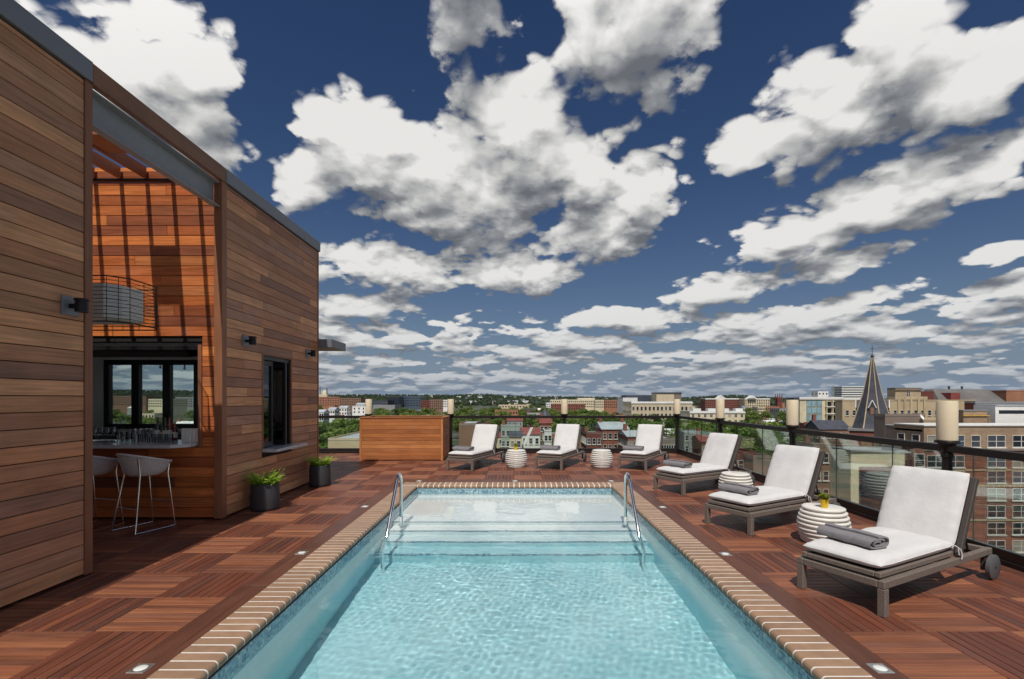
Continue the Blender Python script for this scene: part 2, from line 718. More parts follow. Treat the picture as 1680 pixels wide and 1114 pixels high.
M['chrome'] = plain('polished_steel', (.82, .82, .80), .12, 1.0, .04, 8)
M['steelplate'] = plain('brushed_steel_plate', (.62, .62, .58), .35, .85, .06, 20)
M['lens'] = plain('frosted_lens', (.8, .82, .78), .18, 0, .05, 20, coat=.5)
M['white_plaster'] = plain('white_wall_plaster', (.82, .83, .82), .7, 0, .05, 2)
M['dark_ceiling'] = plain('dark_ceiling_paint', (.03, .03, .032), .7)
M['counter'] = plain('grey_stone_counter', (.52, .53, .54), .16, 0, .12, 14, 0, 0, .6)
M['darkfloor'] = plain('room_floor_tile', (.22, .2, .18), .5)
M['roofgrey'] = plain('roof_membrane', (.35, .35, .34), .8, 0, .15, 1)
M['brick_tan'] = plain('tan_coping_brick', S(158, 126, 100), .68, 0, .16, 9, .35, 160, stain=.25, orand=.13)
M['mortar'] = plain('pale_mortar', (.80, .77, .70), .8, 0, .06, 20, .2, 200)
M['rattan'] = None
M['cushion'] = None
M['ceramic'] = plain('white_glazed_ceramic', (.80, .77, .70), .3, 0, .05, 6, 0, 0, .5)
M['planter'] = plain('charcoal_planter', S(58, 58, 60), .62, 0, .10, 7, .15, 120)
M['soil'] = plain('dark_soil', (.03, .022, .015), .95, 0, .3, 30)
M['yellow'] = plain('yellow_glazed_pot', S(226, 186, 40), .35, 0, .06, 20)
M['candle'] = plain('cream_frosted_cylinder', S(226, 208, 176), .55, 0, .04, 5)
M['wheel'] = plain('grey_plastic_wheel', S(88, 88, 88), .5, 0, .05, 10)
M['glass'] = glass_thin('railing_glass', (.90, .95, .93), .42, .0, .012)
M['window_glass'] = glass_thin('clear_window_glass', (.80, .86, .84), 1.2)
M['tumbler'] = glass_thin('drinking_glass', (.90, .92, .93), 1.3, .05)
M['bottle_dark'] = plain('dark_bottle_glass', (.012, .02, .014), .08, 0, .1, 10, coat=.6)
M['bottle_red'] = plain('brown_bottle_glass', (.09, .02, .01), .08, 0, .1, 10, coat=.6)
M['bottle_label'] = plain('paper_label', (.7, .66, .56), .6)
M['shade'] = plain('pale_metal_louvre', (.80, .80, .74), .4, .3, .05, 8)
M['bulb'] = plain('frosted_bulb', (.7, .7, .66), .2)


def towel_mat():
    m, T, p = new_mat('grey_terry_towel')
    pos = T.n('ShaderNodeNewGeometry').outputs['Position']
    n = T.noise(pos, 320, 3, .7)
    n2 = T.noise(pos, 14, 4, .6)
    c = T.v('SCALE', S(128, 124, 126), T.lin(n2.outputs[0], .3, .7, .86, 1.12))
    c = T.v('SCALE', c, T.lin(n.outputs[0], .3, .7, .82, 1.15))
    T.set(p.inputs['Base Color'], c)
    p.inputs['Roughness'].default_value = .95
    p.inputs['Sheen Weight'].default_value = .3
    b = T.n('ShaderNodeBump')
    b.inputs['Strength'].default_value = .6
    b.inputs['Distance'].default_value = .004
    T.set(b.inputs['Height'], T.m('ADD', n.outputs[0], n2.outputs[0]))
    T.set(p.inputs['Normal'], b.outputs[0])
    return m


def cushion_mat():
    m, T, p = new_mat('off_white_cushion_fabric')
    pos = T.n('ShaderNodeTexCoord').outputs['Object']
    wv = T.noise(pos, 420, 2, .5)
    n2 = T.noise(pos, 5, 5, .6)
    n3 = T.noise(T.v('MULTIPLY', pos, (1, 1, 1)), 22, 3, .55, .6)
    c = T.v('SCALE', (.68, .665, .645), T.lin(n2.outputs[0], .3, .7, .95, 1.03))
    T.set(p.inputs['Base Color'], c)
    p.inputs['Roughness'].default_value = .9
    p.inputs['Specular IOR Level'].default_value = .2
    b = T.n('ShaderNodeBump')
    b.inputs['Strength'].default_value = .4
    b.inputs['Distance'].default_value = .014
    T.set(b.inputs['Height'], T.m('ADD', T.m('MULTIPLY', n2.outputs[0], 1.2), T.m('ADD', T.m('MULTIPLY', n3.outputs[0], .5), T.m('MULTIPLY', wv.outputs[0], .06))))
    T.set(p.inputs['Normal'], b.outputs[0])
    return m


def rattan_mat(name, col, scale=1.0):
    m, T, p = new_mat(name)
    pos = T.n('ShaderNodeTexCoord').outputs['Object']
    br = T.n('ShaderNodeTexBrick')
    T.set(br.inputs['Vector'], T.v('ADD', T.v('MULTIPLY', pos, (1, 1, 1)), T.v('SCALE', (1, 1, 1), 0.0)))
    w1 = T.n('ShaderNodeTexWave', wave_type='BANDS', bands_direction='DIAGONAL')
    T.set(w1.inputs['Vector'], pos)
    w1.inputs['Scale'].default_value = 42 * scale
    w1.inputs['Distortion'].default_value = .8
    T.nt.nodes.remove(br)
    n = T.noise(pos, 60, 3, .6)
    c = T.v('SCALE', tuple(col), T.lin(w1.outputs['Fac'], 0, 1, .62, 1.15))
    c = T.v('SCALE', c, T.lin(n.outputs[0], .3, .7, .8, 1.2))
    T.set(p.inputs['Base Color'], c)
    p.inputs['Roughness'].default_value = .55
    b = T.n('ShaderNodeBump')
    b.inputs['Strength'].default_value = .6
    b.inputs['Distance'].default_value = .004
    T.set(b.inputs['Height'], w1.outputs['Fac'])
    T.set(p.inputs['Normal'], b.outputs[0])
    return m


M['towel'] = towel_mat()
M['cushion'] = cushion_mat()
M['rattan'] = rattan_mat('grey_brown_rattan', S(128, 116, 106))
M['rattan_dark'] = rattan_mat('dark_rattan', S(84, 76, 72))
M['stool_weave'] = rattan_mat('pale_grey_weave', S(228, 222, 218), 1.6)


def leaf_mat(name, a, b, trans=.35):
    m, T, p = new_mat(name)
    geo = T.n('ShaderNodeNewGeometry')
    oi = T.n('ShaderNodeObjectInfo')
    n = T.noise(geo.outputs['Position'], .35, 3, .6)
    f = T.m('ADD', T.m('MULTIPLY', geo.outputs['Random Per Island'], .45),
            T.m('ADD', T.m('MULTIPLY', T.m('SUBTRACT', oi.outputs['Random'], .5), .7), T.m('SUBTRACT', T.m('MULTIPLY', n.outputs[0], 1.2), .35)), clamp=True)
    c = T.mix(f, tuple(a), tuple(b))
    T.set(p.inputs['Base Color'], c)
    p.inputs['Roughness'].default_value = .55
    p.inputs['Specular IOR Level'].default_value = .25
    out = T.nt.nodes['Material Output']
    tl = T.n('ShaderNodeBsdfTranslucent')
    T.set(tl.inputs[0], T.v('SCALE', c, 1.2))
    mx = T.n('ShaderNodeMixShader')
    mx.inputs[0].default_value = trans
    T.nt.links.new(p.outputs[0], mx.inputs[1])
    T.nt.links.new(tl.outputs[0], mx.inputs[2])
    T.nt.links.new(mx.outputs[0], out.inputs[0])
    return m


M['fern'] = leaf_mat('bright_fern_leaf', S(120, 165, 50), S(200, 225, 90))
M['succulent'] = leaf_mat('yellow_green_succulent', S(130, 140, 40), S(190, 190, 80), .2)
M['tree_leaf'] = leaf_mat('tree_leaf', (.06, .108, .02), (.235, .31, .07), .32)
M['far_leaf'] = leaf_mat('far_wood_leaf', (.014, .026, .014), (.045, .065, .026), .1)
M['bark'] = plain('bark', (.06, .045, .035), .9, 0, .2, 4)

# ----------------------------------------------------------------------------
# roof deck: parquet tiles of eight slats round the pool
# ----------------------------------------------------------------------------
PX0, PX1 = -1.90, 1.86            # pool water edges
CO0, CO1 = -2.205, 2.150          # outer edges of the coping
PY0, PY1, COY = 0.9, 9.46, 9.77
GX0, GX1, GPX = -2.445, 2.363, .601
GY0, GPY = 2.948, .60
GYB = GY0 + 12 * GPY              # far edge of the pool border
RAIL_X, RAIL_Y = 4.95, 15.0
WALL_X = -4.06

m = MB()
for x0, x1, y0, y1 in ((-10.5, CO0 - .003, -1.2, 15.3), (CO1 + .003, 5.2, -1.2, 15.3),
                       (CO0 - .003, CO1 + .003, COY + .003, 15.3), (CO0 - .003, CO1 + .003, -1.2, PY0 - .32)):
    m.box(x0, x1, y0, y1, -.30, -.032)
deck = structure(m.build('deck', M['membrane']))


def slat_mesh(along):
    q = MB()
    w = GPX / 8
    if along == 'y':
        q.cbox(-w / 2 + .003, w / 2 - .003, -GPY / 2 + .003, GPY / 2 - .003, -.028, 0, .0025)
    else:
        w = GPY / 8
        q.cbox(-GPX / 2 + .003, GPX / 2 - .003, -w / 2 + .003, w / 2 - .003, -.028, 0, .0025)
    return q.mesh('slat', M['deck_' + along])


def tile_mesh(along):
    q = MB()
    for k in range(8):
        if along == 'y':
            w = GPX / 8
            c = -GPX / 2 + (k + .5) * w
            q.cbox(c - w / 2 + .003, c + w / 2 - .003, -GPY / 2 + .003, GPY / 2 - .003, -.028, 0, .0025)
        else:
            w = GPY / 8
            c = -GPY / 2 + (k + .5) * w
            q.cbox(-GPX / 2 + .003, GPX / 2 - .003, c - w / 2 + .003, c + w / 2 - .003, -.028, 0, .0025)
    return q.mesh('deck_tile', M['deck_' + along])


SLAT = {a: slat_mesh(a) for a in 'xy'}
TILE = {a: tile_mesh(a) for a in 'xy'}
tray = MB().box(-GPX / 2 + .006, GPX / 2 - .006, -GPY / 2 + .006, GPY / 2 - .006, -.0315, -.0285).mesh('deck_tile', M['membrane'])
cells = []
for iy in range(-4, 21):
    y0 = GY0 + iy * GPY
    for ix in range(-12, 13):
        x0 = GX0 + ix * GPX
        xc, yc = x0 + GPX / 2, y0 + GPY / 2
        if GX0 - .01 < xc < GX1 + .01 and yc < GYB:
            continue
        if xc > 4.80 or yc > 14.95:
            continue
        if xc < -4.40 and not (4.5 < yc < 7.0 and xc > -6.9) and not (yc > 10.2 and xc > -8.6):
            continue
        if xc < -4.2 and yc < 4.5:
            continue
        # does the photograph's frame see it?
        yy = max(yc + GPY / 2, .1)
        px = CX + F * (abs(xc) - GPX / 2) / yy * (1 if xc > 0 else -1)
        py = CY + F * EYE / yy
        if py > 2200 or px > 2600 or px < -900:
            continue
        hidden = xc < -4.2 or py > 1160 or px > 1700 or px < -20
        cells.append((hidden, yc, xc, ix, iy))
cells.sort(key=lambda c: (c[0], c[1]))
for n, (hid, yc, xc, ix, iy) in enumerate(cells):
    along = 'y' if (ix + iy) % 2 else 'x'
    dz = R.uniform(-.0012, .0012)
    if n < 37:
        t = obj('deck_tile', tray, deck, (xc, yc, dz))
        for k in range(8):
            u = (k + .5) / 8 - .5
            loc = (u * GPX, 0, 0) if along == 'y' else (0, u * GPY, 0)
            obj('slat', SLAT[along], t, (loc[0], loc[1], R.uniform(-.0008, .0008)), (0, 0, PI * R.randint(0, 1)))
    else:
        obj('deck_tile', TILE[along], deck, (xc, yc, dz), (0, 0, PI * R.randint(0, 1)))

# dark planks framing the pool and the outer edges
def planks(x0, x1, y0, y1, along, mat, step=2.35):
    a, b = (y0, y1) if along == 'y' else (x0, x1)
    k = a
    first = True
    while k < b - .02:
        e = min(b, k + (step * R.uniform(.6, 1) if first else step))
        first = False
        q = MB()
        if along == 'y':
            q.cbox(x0 + .002, x1 - .002, k + .002, e - .002, -.028, .001, .002)
        else:
            q.cbox(k + .002, e - .002, y0 + .002, y1 - .002, -.028, .001, .002)
        q.build('border_plank', mat, deck)
        k = e


planks(GX0, CO0 - .004, .3, GYB, 'y', M['border_y'])
planks(CO1 + .004, GX1, .3, GYB, 'y', M['border_y'])
planks(CO0 - .004, CO1 + .004, COY + .004, GYB, 'x', M['border_x'])
planks(GX1 + 4 * GPX, RAIL_X + .1, 2.4, 14.95, 'y', M['border_y'])
planks(-8.6, RAIL_X + .1, 14.95, 15.2, 'x', M['border_x'])

# ----------------------------------------------------------------------------
# pool
# ----------------------------------------------------------------------------
WATER = -.155
M['plaster'] = None


def plaster_mat():
    """pool finish: pale blue below, white quartz on the sun shelf and steps"""
    mm, T, p = new_mat('pool_plaster')
    pos = T.n('ShaderNodeNewGeometry').outputs['Position']
    n = T.noise(pos, 3.2, 5, .6)
    n2 = T.noise(pos, 90, 3, .65)
    sp = T.n('ShaderNodeSeparateXYZ')
    T.set(sp.inputs[0], pos)
    f = T.smooth(sp.outputs[2], -.98, -.60)
    c = T.mix(f, (.45, .75, .79), (.90, .92, .90))
    c = T.v('SCALE', c, T.lin(n.outputs[0], .3, .7, .95, 1.05))
    c = T.v('SCALE', c, T.lin(n2.outputs[0], .3, .7, .93, 1.05))
    T.set(p.inputs['Base Color'], c)
    p.inputs['Roughness'].default_value = .6
    return mm


def mosaic_mat():
    mm, T, p = new_mat('blue_glass_mosaic')
    pos = T.n('ShaderNodeNewGeometry').outputs['Position']
    cell = T.v('FLOOR', T.v('SCALE', T.v('ADD', pos, (.003, .003, .003)), 1 / .025))
    wn = T.n('ShaderNodeTexWhiteNoise', noise_dimensions='3D')
    T.set(wn.inputs['Vector'], cell)
    c = T.ramp(wn.outputs['Value'], [(0, S(70, 112, 136)), (.3, S(112, 156, 172)), (.55, S(156, 190, 196)), (.8, S(90, 134, 156)), (1, S(190, 212, 210))])
    fr = T.v('FRACTION', T.v('SCALE', T.v('ADD', pos, (.003, .003, .003)), 1 / .025))
    sp = T.n('ShaderNodeSeparateXYZ')
    T.set(sp.inputs[0], fr)
    edge = T.m('LESS_THAN', sp.outputs[2], .10)
    c = T.mix(T.m('MULTIPLY', edge, .7), c, (.55, .6, .6))
    T.set(p.inputs['Base Color'], c)
    p.inputs['Roughness'].default_value = .18
    return mm


M['plaster'] = plaster_mat()
M['mosaic'] = mosaic_mat()
prof = [(PY0, -1.30), (6.25, -1.26), (6.32, -1.12), (6.58, -.905), (6.90, -.905), (6.90, -.71), (7.22, -.71), (7.22, -.515),
        (7.53, -.515), (7.53, -.42), (PY1, -.42), (PY1, -.06)]
prof = [(PY0, -1.30), (6.58, -1.26), (6.58, -.96), (6.90, -.96), (6.90, -.76), (7.22, -.76), (7.22, -.57),
        (7.53, -.57), (7.53, -.38), (PY1, -.38), (PY1, -.06)]
m = MB()
for (ya, za), (yb, zb) in zip(prof[:-1], prof[1:]):
    m.poly([(PX0, ya, za), (PX1, ya, za), (PX1, yb, zb), (PX0, yb, zb)])
for x in (PX0, PX1):
    m.poly([(x, PY0, -.06), (x, PY0, -1.4), (x, PY1, -1.4), (x, PY1, -.06)])
m.poly([(PX0, PY0, -.06), (PX1, PY0, -.06), (PX1, PY0, -1.4), (PX0, PY0, -1.4)])
pool = structure(m.build('pool_basin', M['plaster']))
pool.cycles.is_caustics_receiver = True
for (x0, x1, y0, y1) in ((PX0 + .001, PX0 + .006, PY0, PY1 - .006), (PX1 - .006, PX1 - .001, PY0, PY1 - .006), (PX0 + .006, PX1 - .006, PY1 - .006, PY1 - .001)):
    b = MB().box(x0, x1, y0, y1, -.235, -.062).build('waterline_mosaic', M['mosaic'], pool)
    b.cycles.is_caustics_receiver = True
for (y, z) in ((7.53, -.38), (7.22, -.57), (6.90, -.76), (6.58, -.96)):
    b = MB().box(PX0 + .01, PX1 - .01, y - .004, y + .028, z - .03, z + .003).build('step_edge_tile', M['mosaic'], pool)
    b.cycles.is_caustics_receiver = True

# water with real ripples
def water_mesh():
    rw = np.random.RandomState(3)
    nx, ny = 300, 680
    xs = np.linspace(PX0 + .004, PX1 - .004, nx + 1)
    ys = np.linspace(PY0 + .01, PY1 - .004, ny + 1)
    X, Y = np.meshgrid(xs, ys)
    Z = np.zeros_like(X)
    for L, amp, cnt in ((.8, .0009, 5), (.42, .00026, 8), (.22, .00010, 14), (.13, .00006, 22), (.085, .00004, 22)):
        for _ in range(cnt):
            a = rw.uniform(0, 2 * PI)
            l = L * rw.uniform(.75, 1.3)
            Z += amp * np.sin(2 * PI / l * (X * math.cos(a) + Y * math.sin(a)) + rw.uniform(0, 6.28)) * rw.uniform(.5, 1.2)
    # patches of livelier and calmer water
    pat = .75 + .35 * np.sin(1.3 * X + .9 * Y + .6) * np.sin(.8 * Y - 1.1 * X)
    Z = WATER + Z * pat
    v = np.stack([X, Y, Z], -1).reshape(-1, 3)
    i = np.arange(nx)
    j = np.arange(ny)
    I, J = np.meshgrid(i, j)
    a = (J * (nx + 1) + I).ravel()
    f = np.stack([a, a + 1, a + nx + 2, a + nx + 1], -1)
    me = bpy.data.meshes.new('pool_water')
    me.from_pydata(v.tolist(), [], f.tolist())
    me.shade_smooth()
    return me


mw, T, p = new_mat('clear_pool_water')
T.nt.nodes.remove(p)
gl = T.n('ShaderNodeBsdfGlass')
gl.inputs['IOR'].default_value = 1.333
gl.inputs['Roughness'].default_value = 0.0
gl.inputs['Color'].default_value = (.96, .99, .995, 1)
T.nt.links.new(gl.outputs[0], T.nt.nodes['Material Output'].inputs[0])
me = water_mesh()
me.materials.append(mw)
water = structure(obj('pool_water', me))
water.cycles.is_caustics_caster = True

# coping: bullnose bricks in a pale mortar bed
BL, BW, BH = .31, .0875, .055
outline = [(0, 0), (0, BH), (BL - .03, BH)]
for k in range(1, 6):
    a = PI / 2 * (1 - k / 6)
    outline.append((BL - .03 + .03 * math.cos(a), BH - .03 + .03 * math.sin(a)))
outline += [(BL, BH - .03), (BL - .004, 0)]
brick = MB().extrude(outline, lambda u, w, t: (u, t, w), -BW / 2, BW / 2).mesh('coping_brick', M['brick_tan'], 40)
bed = [(u * .985 + .003, w if w < .01 else w - .0012) for u, w in outline]
m = MB()
m.extrude(bed, lambda u, w, t: (CO0 + u, t, -.045 + w), PY0 - .31, PY1 + .004)
m.extrude(bed, lambda u, w, t: (CO1 - u, t, -.045 + w), PY0 - .31, PY1 + .004)
m.extrude(bed, lambda u, w, t: (t, COY - u, -.045 + w), CO0 + .30, CO1 - .30)
m.box(CO0 + .006, CO0 + .31, PY1 + .005, COY - .003, -.045, .0085).box(CO1 - .31, CO1 - .006, PY1 + .005, COY - .003, -.045, .0085)
coping = structure(m.build('pool_coping', M['mortar']))
y = PY0 - .26
k = 0
while y < PY1 - .02:
    for side in (0, 1):
        j = R.uniform(-.0006, .0006)
        if side == 0:
            obj('coping_brick', brick, coping, (CO0, y, -.045 + j), (0, 0, R.uniform(-.006, .006)))
        else:
            obj('coping_brick', brick, coping, (CO1, y + .03, -.045 + j), (0, 0, PI + R.uniform(-.006, .006)))
    y += .1015
x = CO0 + .36
while x < CO1 - .33:
    obj('coping_brick', brick, coping, (x, COY, -.045), (0, 0, -PI / 2 + R.uniform(-.006, .006)))
    x += .1035
m = MB().extrude(bed, lambda u, w, t: (t, PY0 - .31 + u, -.045 + w), CO0 + .32, CO1 - .32)
m.build('near_end_bed', M['mortar'], coping)
x = CO0 + .40
while x < CO1 - .36:
    obj('coping_brick', brick, coping, (x, PY0 - .31, -.045), (0, 0, PI / 2 + R.uniform(-.006, .006)))
    x += .1035
for sx, cx in ((1, CO0), (-1, CO1)):     # mitred corner bricks
    a, b = cx, cx + sx * .308
    MB().prism([(a, PY1 + .005), (b, PY1 + .005), (a, COY - .006)], -.045, .010).build('coping_brick', M['brick_tan'], coping)
    MB().prism([(b, PY1 + .012), (b, COY), (a + sx * .012, COY)], -.045, .010).build('coping_brick', M['brick_tan'], coping)

# square lights let into the border planks
plate = MB().cbox(-.053, .053, -.055, .055, -.01, .0035, .002).mesh('trim_plate', M['steelplate'])
lens = MB().lathe([(.001, .0095), (.02, .009), (.033, .0065), (.038, .0037)][::-1], 24).mesh('lens', M['lens'], 50)
LIGHTS = [((231, 1097), 'left pool border nearest the camera'), ((495, 907), 'left pool border level with the bar stools'),
          ((599, 831), 'left pool border beside the near planter'), ((656, 790), 'border at the far left pool corner'),
          ((1444, 1097), 'right pool border nearest the camera'), ((1190, 909), 'right pool border before the nearest table'),
          ((1087, 832), 'right pool border before the third lounger'), ((688, 789), 'far pool border at its left end'),
          ((845, 789), 'far pool border at its middle'), ((1003, 789.5), 'far pool border at its right end')]
for (px, py), where in LIGHTS:
    g = ground(px, py)
    if g.y > 9.5 and px != 656:
        g.y = (COY + GYB) / 2
    if px == 656:
        g.x, g.y = (GX0 + CO0) / 2, 9.9
    t = thing('deck_light', 'small square steel light let into the %s' % where, 'light', (g.x, g.y, .0012), 0, 'square lights let into the pool border')
    obj('trim_plate', plate, t)
    obj('lens', lens, t)

# stainless grab rails
def handrail(x, label):
    t = thing('pool_handrail', label, 'handrail', (x, 7.35, -.38))
    o = Vector((x, 7.35, -.38))
    pts = [Vector((x, 7.35, -.37)), Vector((x, 7.35, .40)), Vector((x, 7.345, .47)), Vector((x, 7.32, .525)), Vector((x, 7.27, .56)),
           Vector((x, 7.21, .565)), Vector((x, 7.15, .545)), Vector((x, 7.10, .505)), Vector((x, 6.62, -.05)), Vector((x, 6.42, -.30)), Vector((x, 6.30, -.55)), Vector((x, 6.28, -1.25))]
    MB().tube([p - o for p in pts], .024, 16).build('rail_tube', M['chrome'], t, 60)
    MB().lathe([(.028, 0), (.05, .001), (.05, .012), (.03, .02)], 20).build('floor_flange', M['chrome'], t, 40)
    MB().lathe([(.0265, .02), (.0265, .29)], 16, caps=False).build('sleeve', M['white_plaster'], t, 40)
    for c in t.children:
        c.cycles.is_caustics_receiver = True
    return t


handrail(-1.715, 'chrome pool handrail bending into the water on the left side')
handrail(1.645, 'chrome pool handrail bending into the water on the right side')

# ----------------------------------------------------------------------------
# the wood-clad bar pavilion on the left
# ----------------------------------------------------------------------------
pav = thing('bar_pavilion', 'wood-clad rooftop bar pavilion with an open roofed corner along the left of the pool', 'building', (-6.0, 5.0, 0))
pav['world_parts'] = 1
PITCH = .1395
ZT = 4.68


def board_run(parent, mat, plane, fixed, a, b, z0, z1, holes=(), seg=2.6, thick=.02, outward=1):
    """clapboards; plane 'x' = wall facing +X at x=fixed running along y, plane 'y' = wall facing -Y at y=fixed running along x"""
    z = z0
    while z < z1 - .02:
        zt = min(z1, z + PITCH)
        spans = [(a, b)]
        for (h0, h1, hz0, hz1) in holes:
            if zt > hz0 + .01 and z < hz1 - .01:
                ns = []
                for s0, s1 in spans:
                    if h0 > s0:
                        ns.append((s0, min(h0, s1)))
                    if h1 < s1:
                        ns.append((max(h1, s0), s1))
                spans = [s for s in ns if s[1] - s[0] > .02]
        for s0, s1 in spans:
            k = s0
            first = True
            while k < s1 - .01:
                e = k + (seg * R.uniform(.25, 1.0) if first else seg * R.uniform(.8, 1.3))
                first = False
                if s1 - e < .35:
                    e = s1
                w = R.uniform(-.0012, .0012)
                q = MB()
                if plane == 'x':
                    q.cbox(fixed - thick, fixed + w, k + .0015, e - .0015, z + .0035, zt - .0035, .003)
                else:
                    q.cbox(k + .0015, e - .0015, fixed + w, fixed + thick, z + .0035, zt - .0035, .003)
                o = q.build('siding_board', mat, parent)
                if parent.type == 'MESH':
                    o.data.transform(Matrix.Translation(-pav.location))
                k = e
        z = zt


def pbox(name, mat, x0, x1, y0, y1, z0, z1, c=.004, parent=None):
    q = MB().cbox(x0, x1, y0, y1, z0, z1, c)
    o = q.build(name, mat, parent or pav)
    if parent is not None and parent is not pav:
        o.data.transform(Matrix.Translation(-pav.location))
    return o


def pmb(name, mb, mat, parent=None, smooth=None):
    o = mb.build(name, mat, parent or pav, smooth)
    if parent is not None and parent is not pav:
        o.data.transform(Matrix.Translation(-pav.location))
    return o


WY0, WY1 = 4.70, 6.80      # open corner
RY1 = 10.09
# backing walls (dark) behind the boards
wall1 = pbox('near_wall', M['membrane'], WALL_X - .30, WALL_X - .021, -1.0, WY0 - .09, .03, ZT)
board_run(wall1, M['wall_y'], 'x', WALL_X, -1.0, WY0 - .085, .03, ZT, seg=30)
pbox('end_wall', M['white_plaster'], -9.3, WALL_X - .31, WY0 - .25, WY0 - .09, .03, ZT)
pbox('corner_post', M['trim_z'], WALL_X - .30, WALL_X + .012, WY0 - .085, WY0, .02, ZT + .01)
q = MB()
q.box(WALL_X - .302, WALL_X - .0215, WY1 + .10, 7.89, .03, ZT).box(WALL_X - .302, WALL_X - .0215, 8.86, RY1 - .03, .03, ZT)
q.box(WALL_X - .302, WALL_X - .0215, 7.89, 8.86, .03, .855).box(WALL_X - .302, WALL_X - .0215, 7.89, 8.86, 2.375, ZT)
wall2 = pmb('window_wall', q, M['membrane'])
board_run(wall2, M['wall_y'], 'x', WALL_X, WY1 + .085, RY1 - .035, .03, ZT, [(7.85, 8.90, .815, 2.41)], seg=1.5)
pbox('corner_post', M['trim_z'], WALL_X - .10, WALL_X + .012, WY1 - .035, WY1 + .08, .02, ZT + .01)
pbox('corner_post', M['trim_z'], WALL_X - .06, WALL_X + .010, RY1 - .03, RY1 + .01, .02, ZT + .01)
# bar wall facing the camera
HX0, HX1, HZ0, HZ1 = -8.6, -4.40, 1.045, 2.41
q = MB()
q.box(-9.2, HX1 + .05, WY1 + .0225, WY1 + .16, HZ1 + .06, ZT).box(-9.2, WALL_X - .105, WY1 + .0225, WY1 + .16, .03, HZ0 - .05)
q.box(HX1 + .06, WALL_X - .105, WY1 + .0225, WY1 + .16, HZ0 - .05, ZT)
wall3 = pmb('bar_wall', q, M['membrane'])
board_run(wall3, M['bar_x'], 'y', WY1, -7.6, WALL_X - .102, .03, ZT, [(HX0 - .05, HX1 + .055, HZ0 - .045, HZ1 + .015)], seg=1.7)
board_run(wall3, M['bar_x'], 'y', WY1, -7.6, WALL_X - .102, ZT, ZT + .20, seg=1.7)
pbox('opening_trim', M['trim_z'], HX1, HX1 + .052, WY1 - .012, WY1 + .16, HZ0 - .04, HZ1 + .012)
pbox('ledger', M['black'], -7.6, WALL_X - .16, WY1 - .03, WY1 - .002, 4.700, 4.718, .002)
pbox('core_wall', M['white_plaster'], -7.78, -7.61, WY0 - .05, WY1 - .01, .03, ZT + .19)
# metal cap along the roof edge
for a, b in ((-1.0, 1.9), (1.903, WY0 - .02), (WY1 + .04, 9.35), (9.353, RY1 + .03)):
    pbox('roof_flashing', M['flashing'], WALL_X - .34, WALL_X + .035, a, b, ZT + .012, ZT + .205, .006)
pbox('fascia_beam', M['fascia_y'], WALL_X - .045, WALL_X + .03, WY0 - .016, WY1 + .036, ZT + .005, ZT + .20)
# steel channel under the open roof
q = MB()
cx = WALL_X - .10
q.box(cx - .012, cx, WY0 + .002, WY1 - .04, 4.32, 4.66)
q.box(cx, cx + .085, WY0 + .002, WY1 - .04, 4.32, 4.334).box(cx, cx + .085, WY0 + .002, WY1 - .04, 4.646, 4.66)
pmb('steel_channel', q, M['steel'])
for k in range(9):
    x = -4.40 - .357 * k
    pbox('rafter', M['rafter_y'], x - .025, x + .025, WY0 + .003, WY1 - .033, 4.722, 4.878, .003)
pbox('blocking_panel', M['rafter_y'], -5.11 + .027, -4.757 - .027, 5.68, 6.12, 4.735, 4.865, .003)
pbox('roof', M['roofgrey'], -9.3, WALL_X - .345, -1.0, WY0 - .1, ZT - .1, ZT + .02)
pbox('roof', M['roofgrey'], -9.3, WALL_X - .345, WY1 + .17, RY1 - .02, ZT - .1, ZT + .02)
# bar room
pbox('side_wall', M['white_plaster'], -8.75, -8.60, WY1 + .16, RY1 - .16, .0, 2.9)
pbox('room_floor', M['darkfloor'], -8.6, WALL_X - .31, WY1 + .17, RY1 - .16, -.03, .02)
pbox('ceiling', M['dark_ceiling'], -8.6, WALL_X - .31, WY1 + .17, RY1 - .16, 2.80, 2.9)
q = MB()
BX0, BX1, BZ0, BZ1 = -8.36, -5.2, 1.06, 2.46
for b in ((-8.75, BX0, 0, 2.9), (BX1, WALL_X - .31, 0, 2.9), (BX0, BX1, 0, BZ0), (BX0, BX1, BZ1, 2.9)):
    q.box(b[0], b[1], RY1 - .15, RY1 - .012, b[2], b[3])
pmb('rear_wall', q, M['white_plaster'])
win = pmb('rear_window', MB().box(BX0, BX1, RY1 - .13, RY1 - .03, BZ0, BZ0 + .10).box(BX0, BX1, RY1 - .13, RY1 - .03, BZ1 - .10, BZ1), M['blackframe'])
xs = [BX0 + k * (BX1 - BX0) / 5 for k in range(6)]
for k, x in enumerate(xs):
    w = .075 if 0 < k < 5 else .10
    x0, x1 = max(BX0, x - w), min(BX1, x + w)
    pbox('mullion', M['blackframe'], x0, x1, RY1 - .135, RY1 - .025, BZ0 + .1, BZ1 - .1, .004, win)
for k in range(5):
    pbox('pane', M['window_glass'], xs[k] + .07, xs[k + 1] - .07, RY1 - .084, RY1 - .078, BZ0 + .09, BZ1 - .09, .001, win)
